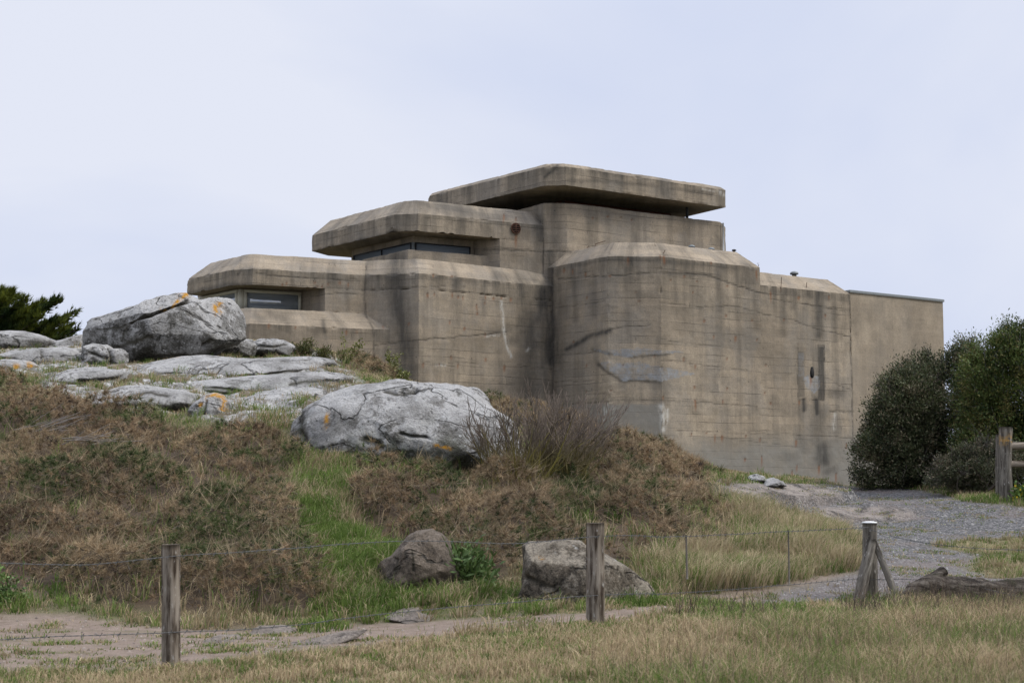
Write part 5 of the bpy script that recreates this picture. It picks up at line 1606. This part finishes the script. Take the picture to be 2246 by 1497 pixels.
def bush(name, label, cat, poly, d, T, n_clump, leaves, ln, wd, c_dark, c_light, c_other=None, trunk=(0, 0), nz=.35, depth_bias=0, mat='leaf', hole=.25, limb=14, limbc=(.10, .085, .07), group=None, limbr=.055, ntw=700):
    """leaf sprigs through the shell of an uneven crown, on limbs from a short trunk"""
    q = np.asarray(poly, float)
    W = P(q[:, 0], q[:, 1], d)
    lo, hi = W.min(0), W.max(0)
    base = on_ground(trunk[0], trunk[1], d)
    o = thing(name, label, cat, base, group)
    PL = [tuple(w) for w in W[:, [0, 2]]]; PL.append(PL[0])
    big = hi[2] - lo[2] > 1.2
    nl = 150 if big else 14
    X = rng.uniform(lo[0], hi[0], 4000); Z = rng.uniform(lo[2], hi[2], 4000)
    ok = inpoly(X, Z, W[:, [0, 2]])
    X, Z = X[ok], Z[ok]
    dist = sdist(X, Z, PL)
    wgt = np.exp(-dist / (.35 * dist.max()))
    s_ = rng.choice(len(X), nl, p=wgt / wgt.sum())
    LX, LZ, LD = X[s_], Z[s_], dist[s_]
    LR = np.clip(LD * rng.uniform(.6, 1.15, nl) + .06 * (hi[2] - lo[2]), .085 * (hi[2] - lo[2]), .2 * (hi[2] - lo[2])) * rng.uniform(.75, 1.1, nl)
    rel = np.sqrt(np.clip(1 - (1 - np.clip(LD / dist.max(), 0, 1)) ** 2, 0, 1))
    LY = d + rng.uniform(-1, 1, nl) * np.clip(T * rel - LR * .5, 0.05, None)
    LY = np.where(rng.uniform(0, 1, nl) < .55, np.minimum(LY, d - .3 * T * rel), LY)
    wl = LR ** 2
    li = rng.choice(nl, n_clump * 2, p=wl / wl.sum())
    dr_ = norm(rand_dirs(len(li)) + np.array([0, -.25, .25]))
    rad_ = LR[li] * rng.uniform(.62, 1.08, len(li)) ** .8
    p = np.stack([LX[li], LY[li], LZ[li]], -1) + dr_ * rad_[:, None] * (1 + .35 * fbm(dr_ * 2.2 + li[:, None] * 3.1, 3, 124))[:, None]
    clump = fbm(p * 1.6, 4, 122) * .8 + rng.normal(0, .45, nl)[li] * .75
    keep = (fbm(p * 2.3 + 3, 3, 125) + .3 * rng.uniform(-1, 1, len(p)) > -hole) & (p[:, 2] > base[2] - .05)
    p, clump, lob = p[keep][:n_clump], clump[keep][:n_clump], dr_[keep][:n_clump]
    ns_ = len(p) // 14              # stray shoots beyond the crown
    so_ = rng.choice(len(p), ns_)
    far_ = norm(lob[so_] * .7 + np.array([0, 0, .75]) + .35 * rand_dirs(ns_)) * (rng.uniform(.06, .17, ns_) * (hi[2] - lo[2]) ** .7)[:, None]
    p = np.concatenate([p, p[so_] + far_, p[so_] + far_ * .5]); clump = np.concatenate([clump, clump[so_], clump[so_]]); lob = np.concatenate([lob, norm(far_), norm(far_)])
    ctr = np.array([(lo[0] + hi[0]) / 2, d, lo[2] + .3 * (hi[2] - lo[2])])
    outd = norm(norm(p - ctr) * .5 + lob)
    k = leaves
    pp = np.repeat(p, k, 0) + rng.normal(0, ln * .9, (len(p) * k, 3))
    dd = norm(np.repeat(outd, k, 0) * .8 + np.array([0, 0, .35]) + .9 * rand_dirs(len(pp)))
    t = np.clip(.45 + 1.1 * np.repeat(clump, k) + rng.normal(0, .22, len(pp)), 0, 1)
    c = mixc(c_dark, c_light, t)
    if c_other is not None:
        oth = (rng.uniform(0, 1, len(pp)) < .14 + .5 * (np.repeat(fbm(p * 2.1 + 9, 3, 123), k) > .22))[:, None]
        c = np.where(oth, np.asarray(c_other)[None] * rng.uniform(.7, 1.3, (len(pp), 1)), c)
    cr = cloud_mesh('crown', [leaf_quads(pp, dd, ln * rng.uniform(.6, 1.3, len(pp)), wd * rng.uniform(.7, 1.3, len(pp)), c)], M[mat], parent=o)
    # limbs
    tips = p[rng.choice(len(p), limb)]
    b0 = np.repeat(base[None], limb, 0) + rng.normal(0, .12, (limb, 3)) * [1, 1, 0] - [0, 0, .15]
    tt = np.linspace(0, 1, 8)[None, :, None]
    mid = (b0 + tips) / 2 + rng.normal(0, .25, (limb, 3)) + [0, 0, .2]
    S = b0[:, None] * (1 - tt) ** 2 + 2 * mid[:, None] * tt * (1 - tt) + tips[:, None] * tt ** 2
    V, qq = twig_tubes(S, np.linspace(limbr, min(.012, limbr * .5), 8)[None] * rng.uniform(.6, 1.2, (limb, 1)), 6)
    m_ = ntw
    src = rng.integers(0, len(p), m_)
    T2, _ = curve(p[src] - outd[src] * .35, outd[src] + .4 * rand_dirs(m_), rng.uniform(.3, .75, m_), 4, np.array([0, 0, .2]))
    V2, q2 = twig_tubes(T2, np.linspace(.010, .004, 4)[None] * np.ones((m_, 1)), 3)
    cloud_mesh('trunk', [(V, np.tile(limbc, (len(V), 1)) * rng.uniform(.8, 1.2, (len(V), 1)), qq, None), (V2, np.tile(limbc, (len(V2), 1)), q2, None)], M['twig'], parent=o)
    return o

bush('evergreen_bush', 'dark evergreen bush with glossy leaves against the rendered annex wall', 'bush',
     [(1880, 1058), (1878, 1035), (1895, 985), (1925, 945), (1924, 905), (1932, 870), (1960, 835), (1985, 810), (2005, 785), (2030, 800), (2060, 805), (2085, 790), (2100, 768), (2125, 775), (2170, 830), (2200, 920), (2200, 1000), (2180, 1062), (2030, 1068)],
     45.5, 2.0, 12500, 11, .08, .036, (.022, .03, .013), (.115, .13, .058), (.17, .145, .085), (2010, 1066), hole=.14, limb=30, ntw=2800)
bush('evergreen_bush', 'tall brighter green bush at the right edge of the picture', 'bush',
     [(2110, 1010), (2118, 900), (2112, 830), (2135, 790), (2160, 765), (2200, 742), (2246, 730), (2320, 706), (2420, 735), (2480, 850), (2460, 1010), (2300, 1040)],
     43, 2.0, 14000, 12, .085, .03, (.022, .04, .011), (.12, .155, .04), (.16, .14, .045), (2290, 1072), hole=.3, limb=30, ntw=2400, limbc=(.17, .155, .135))
bush('evergreen_bush', 'low grey-green bush spreading under the taller bushes by the gate post', 'bush',
     [(2035, 1066), (2040, 1045), (2062, 1020), (2085, 1008), (2105, 985), (2130, 992), (2165, 965), (2195, 985), (2225, 980), (2240, 1050), (2220, 1066), (2130, 1074)],
     41.5, 1.0, 2600, 10, .07, .028, (.03, .036, .018), (.10, .11, .055), (.15, .125, .08), (2130, 1076), hole=.15, limb=14, ntw=900)
bush('low_shrub', 'low leafy shrub on the rocks against the lower bunker wall', 'shrub',
     [(632, 785), (640, 758), (660, 748), (690, 752), (720, 768), (745, 775), (750, 790), (690, 795)], 46.5, .7, 420, 9, .075, .03, (.035, .045, .014), (.10, .105, .03), (.13, .085, .045), (690, 785), limb=8, limbr=.02, ntw=120)
bush('nettle_clump', 'green leafy nettle clump at the left edge of the path', 'plant',
     [(-60, 1322), (-50, 1275), (-10, 1256), (25, 1268), (50, 1290), (66, 1312), (40, 1322), (0, 1330)], hit(0, 1318), .4, 420, 9, .06, .03, (.07, .125, .03), (.17, .25, .075), None, (0, 1325), limb=8, limbc=(.06, .08, .03), limbr=.006, ntw=20)
bush('dock_plant', 'bright green broad-leaved plant at the right foot of the brown boulder', 'plant',
     [(1004, 1282), (1008, 1240), (1022, 1216), (1038, 1234), (1056, 1262), (1064, 1282), (1035, 1292)], 20.6, .18, 90, 9, .13, .04, (.035, .065, .016), (.10, .155, .045), None, (1040, 1288), limb=6, limbc=(.07, .1, .03), limbr=.006, ntw=20)
bush('flowering_weed', 'small leafy weed with yellow flowers at the foot of the gate post', 'plant',
     [(2225, 1100), (2228, 1075), (2246, 1068), (2275, 1080), (2270, 1105)], 35.6, .25, 90, 9, .07, .05, (.05, .1, .02), (.13, .2, .05), (.5, .36, .02), (2250, 1105), limb=5, limbc=(.07, .1, .03), limbr=.006, ntw=20)
def weed(label, px, py, d, h, n, group=None):
    b = on_ground(px, py, d)
    o = thing('weed', label, 'plant', b, group)
    S, _ = curve(np.repeat(b[None], n, 0) + rng.normal(0, .02, (n, 3)) * [1, 1, 0], np.stack([rng.normal(.05, .35, n), rng.normal(0, .3, n), np.ones(n)], -1), h * rng.uniform(.6, 1.1, n), 7, np.array([0, 0, .2]), .12)
    V, q = twig_tubes(S, np.linspace(.013, .005, 7)[None] * np.ones((n, 1)), 4)
    cloud_mesh('stem', [(V, np.tile((.13, .14, .04), (len(V), 1)), q, None)], M['twig'], parent=o)
    m_ = n * 46
    src = rng.integers(0, n, m_); f = rng.uniform(.15, 1, m_) * 5.9; i0 = f.astype(int)
    pp = S[src, i0] + (S[src, i0 + 1] - S[src, i0]) * (f - i0)[:, None] + rng.normal(0, .045, (m_, 3))
    cloud_mesh('foliage', [leaf_quads(pp, norm(rand_dirs(m_) + [0, 0, .3]), np.full(m_, .09), np.full(m_, .05), mixc((.07, .085, .02), (.20, .20, .055), rng.uniform(0, 1, m_)))], M['leaf'], parent=o)
weed('tall yellow-green weed standing before the joint of the lower bunker walls', 755, 792, 47, 1.0, 5)
weed('loose olive weed growing out of the bracken under the bunker corner', 862, 838, 47.5, 1.1, 8)
weed('short yellow-green weed just above the large rounded boulder', 885, 842, 46.5, .5, 5)

# conifer at the left edge
cb = np.append(P(-60, 735, 62)[:2], 0); cb[2] = ground(cb[0:1], cb[1:2])[0]
con = thing('conifer', 'dark conifer with feathery yellow-green tips behind the rocks at the far left', 'tree', cb)
tips = [(166, 722), (160, 714), (158, 690), (132, 656), (118, 664), (92, 682), (62, 656), (38, 652), (28, 640), (4, 634), (-25, 622), (-60, 600), (-110, 610), (-170, 650), (150, 738), (110, 735), (75, 705), (45, 690), (15, 665), (-10, 690), (30, 735), (-40, 660), (-80, 650), (70, 738), (-150, 700), (115, 700), (0, 712),
        (90, 660), (140, 700), (60, 680), (20, 650)]
bp, ba, bc = [], [], []
limbs = []
for tx, ty in tips:
    for rep in range(2):
        e = P(tx + rng.normal(0, 4) - 10 * rep, ty + 8 * rep + rng.normal(0, 3), 62 + rng.normal(0, 1.1))
        s = np.array([cb[0] + rng.normal(0, .3), cb[1] + rng.normal(0, .3), e[2] - .35 * abs(e[0] - cb[0]) - .4])
        t = np.linspace(0, 1, 9)[:, None]
        c = s * (1 - t) + e * t + np.array([0, 0, -.35]) * t * (1 - t)
        limbs.append(c)
        d_ = norm(e - s)
        for tt in np.linspace(.35, 1, 30):
            o_ = s * (1 - tt) + e * tt + np.array([0, 0, -.35]) * tt * (1 - tt)
            m_ = 5
            dirs = norm(d_ + np.array([0, 0, .45]) + .65 * rand_dirs(m_))
            bp.append(np.repeat(o_[None], m_, 0) + rng.normal(0, .1, (m_, 3)) * (1.1 - tt * .5)); ba.append(dirs); bc.append(np.full(m_, tt))
bp, ba, bc = np.concatenate(bp), np.concatenate(ba), np.concatenate(bc)
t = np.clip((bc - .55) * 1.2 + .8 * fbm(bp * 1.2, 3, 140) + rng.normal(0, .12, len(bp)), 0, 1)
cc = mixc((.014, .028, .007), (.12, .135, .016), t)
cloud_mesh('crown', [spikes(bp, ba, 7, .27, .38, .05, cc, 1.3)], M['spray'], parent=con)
V, q = twig_tubes(np.stack(limbs), np.linspace(.07, .02, 9)[None] * np.ones((len(limbs), 1)), 5)
tr = np.stack([cb + [0, 0, -.3], cb + [0, 0, 1], cb + [.05, 0, 2.2], cb + [0, 0, 3.6]])[None]
V2, q2 = twig_tubes(tr, np.array([[.22, .19, .15, .06]]), 8)
cloud_mesh('trunk', [(V, np.tile((.06, .05, .04), (len(V), 1)), q, None), (V2, np.tile((.08, .065, .05), (len(V2), 1)), q2, None)], M['twig'], parent=con)

# bundles of dead branches lying on the heath
for lab, px, py, d, n, ln, sl in [('bundle of grey dead branches lying on the heath, upper left', 95, 945, 31, 16, 1.1, .25), ('second bundle of dead sticks lower and right of the first on the heath', 200, 972, 29.5, 16, .9, .12)]:
    c0 = P(px, py, d)
    s0 = c0 + np.stack([rng.uniform(-.5, .2, n), rng.uniform(-.3, .3, n), rng.uniform(-.05, .12, n)], -1)
    S, _ = curve(s0, np.stack([np.ones(n), rng.normal(0, .25, n), rng.normal(sl, .15, n)], -1), ln * rng.uniform(.5, 1.1, n), 6, np.array([0, 0, .05]), .07)
    V, q = twig_tubes(S, np.linspace(.011, .005, 6)[None] * rng.uniform(.7, 1.3, (n, 1)), 5)
    tag(put('dead_branches', V, [q], M['twig'], col=np.tile((.23, .2, .17), (len(V), 1)) * rng.uniform(.6, 1.2, (len(V), 1))), lab, 'branches')

# ------------------------------------------------------------------ fences, log
def rough_post(mb, a, b, r0, r1, seg=18, rings=26, amp=.06, seed=0, dome=True):
    a, b = np.asarray(a, float), np.asarray(b, float)
    t = np.linspace(0, 1, rings)
    pts = a + (b - a) * t[:, None]
    mb2 = MB(); mb2.tube(pts, r0 + (r1 - r0) * t, seg)
    v = mb2.v[0]
    ax_ = a + np.outer((v - a) @ norm(b - a), norm(b - a))
    off = v - ax_
    ang = np.arctan2(off[:, 1], off[:, 0])
    nzz = fbm(np.stack([np.cos(ang) * 2.2, np.sin(ang) * 2.2, (v @ norm(b - a)) * .9 + seed * 7], -1), 4, seed + 200)
    mb.add(ax_ + off * (1 + amp * 2.2 * nzz)[:, None], mb2.f, mb2.uv[0])

def lich(v, f):
    return np.clip(f(v), 0, 1)
FG = 'round wooden posts of the wire fence'
def post(label, px0, py0, px1, py1, d, r, mat, seed):
    a, b = P(px0, py0, d), P(px1, py1, d)
    a[2] = min(a[2], ground(a[0:1], a[1:2])[0]) - .15
    mb = MB(); rough_post(mb, a, b, r * 1.04, r, seed=seed)
    o = put_mb('fence_post', mb, M[mat], attrs=dict(lichen=np.zeros(mb.n)), base=(a[0], a[1], a[2] + .15), smooth_=True)
    return tag(o, label, 'fence post', FG)
post('nearest weathered round fence post, left of centre beside the dirt path', 376, 1470, 374.5, 1193, 13.4, .078, 'post', 1)
post('weathered round fence post in front of the mottled tan boulder', 1306, 1372, 1306, 1146, 16.5, .094, 'post', 2)
c3 = P(1908, 1312, 22); t3 = P(1907, 1146, 22)
th3 = thing('fence_post', 'grey strainer post with white painted top and two leaning braces', 'fence post', (c3[0], c3[1], c3[2]), FG)
mb = MB(); rough_post(mb, c3 - [0, 0, .2], t3, .108, .103, seed=3)
put_mb('post', mb, M['postg'], th3, attrs=dict(lichen=np.zeros(mb.n)), smooth_=True)
mb = MB(); lathe(mb, t3 - [0, 0, .012], [(.09, 0), (.107, .012), (.104, .026), (.05, .034), (.002, .036)], 20)
put_mb('painted_top', mb, M['white'], th3)
for (x0, y0, x1, y1, d0, d1, r) in [(1878, 1330, 1912, 1185, 21.5, 21.78, .085), (1982, 1335, 1916, 1183, 21.5, 21.84, .05)]:
    mb = MB(); rough_post(mb, P(x0, y0, d0) - [0, 0, .08], P(x1, y1, d1), r * 1.05, r * .8, 12, 18, .1, int(x0))
    put_mb('brace', mb, M['postg'], th3, attrs=dict(lichen=np.zeros(mb.n)), smooth_=True)
for lab, px, y0, y1, d in [('thin grey picket in the long grass between the two right-hand posts', 1507, 1250, 1172, 18.2), ('thinner picket half hidden in pale grass nearer the strainer post', 1731, 1262, 1162, 20.3)]:
    mb = MB(); rough_post(mb, P(px, y0, d) - [0, 0, .1], P(px - 2, y1, d), .013, .010, 8, 14, .1, px)
    tag(put_mb('picket', mb, M['postg'], attrs=dict(lichen=np.zeros(mb.n)), smooth_=True), lab, 'picket', 'thin pickets of the wire fence')
def wire(label, pts, r=.0028, barb=.15):
    K = np.array([P(a, b, d) for a, b, d in pts])
    s = np.concatenate([[0], np.cumsum(np.linalg.norm(np.diff(K, axis=0), axis=1))])
    u = np.arange(0, s[-1], .03)
    # smooth through the points
    m = np.gradient(K, s, axis=0)
    i = np.clip(np.searchsorted(s, u, 'right') - 1, 0, len(s) - 2)
    hh = (s[i + 1] - s[i])[:, None]; t = ((u - s[i]) / (s[i + 1] - s[i]))[:, None]
    C = (2 * t ** 3 - 3 * t ** 2 + 1) * K[i] + (t ** 3 - 2 * t ** 2 + t) * hh * m[i] + (-2 * t ** 3 + 3 * t ** 2) * K[i + 1] + (t ** 3 - t ** 2) * hh * m[i + 1]
    C[:, 2] += .006 * fbm2(u * 2.5, u * 0, 3, 300)
    mb = MB()
    for ph in (0, np.pi):
        mb.tube(C + r * .8 * np.stack([np.zeros(len(u)), np.cos(u * 55 + ph), np.sin(u * 55 + ph)], -1), r, 5)
    nb = int(s[-1] / barb)
    for b in range(1, nb):
        j = int(b * barb / .03)
        if j >= len(C): break
        for sgn in (-1, 1):
            d_ = norm(np.array([sgn * .5, .2 * sgn, rng.uniform(.5, 1) * sgn]))
            mb.tube([C[j] - d_ * .018, C[j] + d_ * .022], .0028, 4)
    o = put_mb('barbed_wire', mb, M['galv'])
    return tag(o, label, 'wire', 'barbed wires of the post fence')
wire('upper strand of barbed wire strung between the round posts', [(-400, 1225, 11.2), (-200, 1232, 11.9), (0, 1234, 12.5), (180, 1238, 12.9), (372, 1220, 13.3), (560, 1208, 13.9), (720, 1195, 14.5), (900, 1186, 15.1), (1150, 1190, 15.9), (1306, 1176, 16.38), (1480, 1176, 17.7), (1700, 1166, 19.8), (1907, 1156, 21.87)])
wire('lower strand of barbed wire crossing in front of the path', [(-400, 1440, 11.2), (-200, 1420, 11.9), (0, 1402, 12.5), (372, 1386, 13.3), (560, 1378, 13.9), (830, 1347, 14.8), (1100, 1322, 15.7), (1306, 1305, 16.38), (1480, 1300, 17.7), (1700, 1284, 19.8), (1907, 1266, 21.87)])
wire('short upper barbed wire running right from the strainer post over the gravel', [(1907, 1160, 21.87), (1960, 1176, 21.7), (2080, 1196, 21.2), (2246, 1206, 20.6), (2500, 1205, 19.8)])
wire('short lower barbed wire running right from the strainer post past the log', [(1907, 1270, 21.87), (2000, 1270, 21.5), (2120, 1282, 21.0), (2246, 1310, 20.3), (2500, 1340, 19.6)])
# fallen trunk behind the fence
def log_():
    K = np.array([P(1965, 1322, 20.3), P(2005, 1295, 20.5), P(2050, 1284, 20.7), P(2110, 1296, 20.9), P(2180, 1302, 21), P(2260, 1300, 21.1), P(2400, 1296, 21.3), P(2620, 1300, 21.5)])
    t = np.linspace(0, 7, 90); i = np.clip(t.astype(int), 0, 6); f = (t - i)[:, None]
    pts = K[i] * (1 - f) + K[i + 1] * f
    for _ in range(6): pts[1:-1] = (pts[:-2] + pts[1:-1] * 2 + pts[2:]) / 4
    rad = np.interp(t, range(8), [.05, .11, .17, .19, .185, .18, .17, .16])
    mb = MB(); mb.tube(pts, rad, 26)
    V = mb.v[0]
    c = np.repeat(pts, 26, 0)
    V[:len(c)] = c + (V[:len(c)] - c) * (1 + .35 * fbm(V[:len(c)] * np.array([2.2, 5, 5]), 4, 310) + .22 * fbm(V[:len(c)] * np.array([7, 16, 16]), 3, 311))[:, None]
    o = thing('fallen_log', 'fallen bark-covered log lying behind the wire at the right edge', 'log', (c[30][0], c[30][1], c[30][2] - .2))
    put_mb('trunk', mb, M['bark'], o, attrs=dict(lichen=np.zeros(mb.n)), smooth_=True)
    mb = MB(); rough_post(mb, P(2012, 1305, 20.6), P(2072, 1252, 20.75), .13, .07, 16, 22, .35, 41)
    put_mb('branch_stub', mb, M['bark'], o, attrs=dict(lichen=np.zeros(mb.n)), smooth_=True)
log_()
# old gate post with rails
gb = on_ground(2205, 1092, 36)
gf = thing('rail_fence', 'old lichened post with three rough wooden rails at the right edge', 'fence', gb)
for (px, y0, y1, d, r, w) in [(2206, 1098, 936, 36, .15, 1), (2192, 1085, 952, 36.5, .09, 0)]:
    a, b = P(px, y0, d), P(px - 1, y1, d)
    mb = MB(); rough_post(mb, a - [0, 0, .2], b, r, r * .95, 14, 24, .14, px)
    v = mb.verts()
    put_mb('post', mb, M['postg'], gf, attrs=dict(lichen=np.exp(-((v[:, 2] - P(px, 965, d)[2]) / .10) ** 2) * w * .6), smooth_=True)
for (y0, y1, r) in [(978, 974, .085), (1017, 1020, .07), (1077, 1079, .075)]:
    mb = MB(); rough_post(mb, P(2212, y0, 35.95), P(2480, y1, 36.3), r, r, 10, 30, .12, int(y0))
    put_mb('rail', mb, M['post'], gf, attrs=dict(lichen=np.zeros(mb.n)), smooth_=True)
for o in bpy.data.objects:
    if 'base' in o: del o['base']
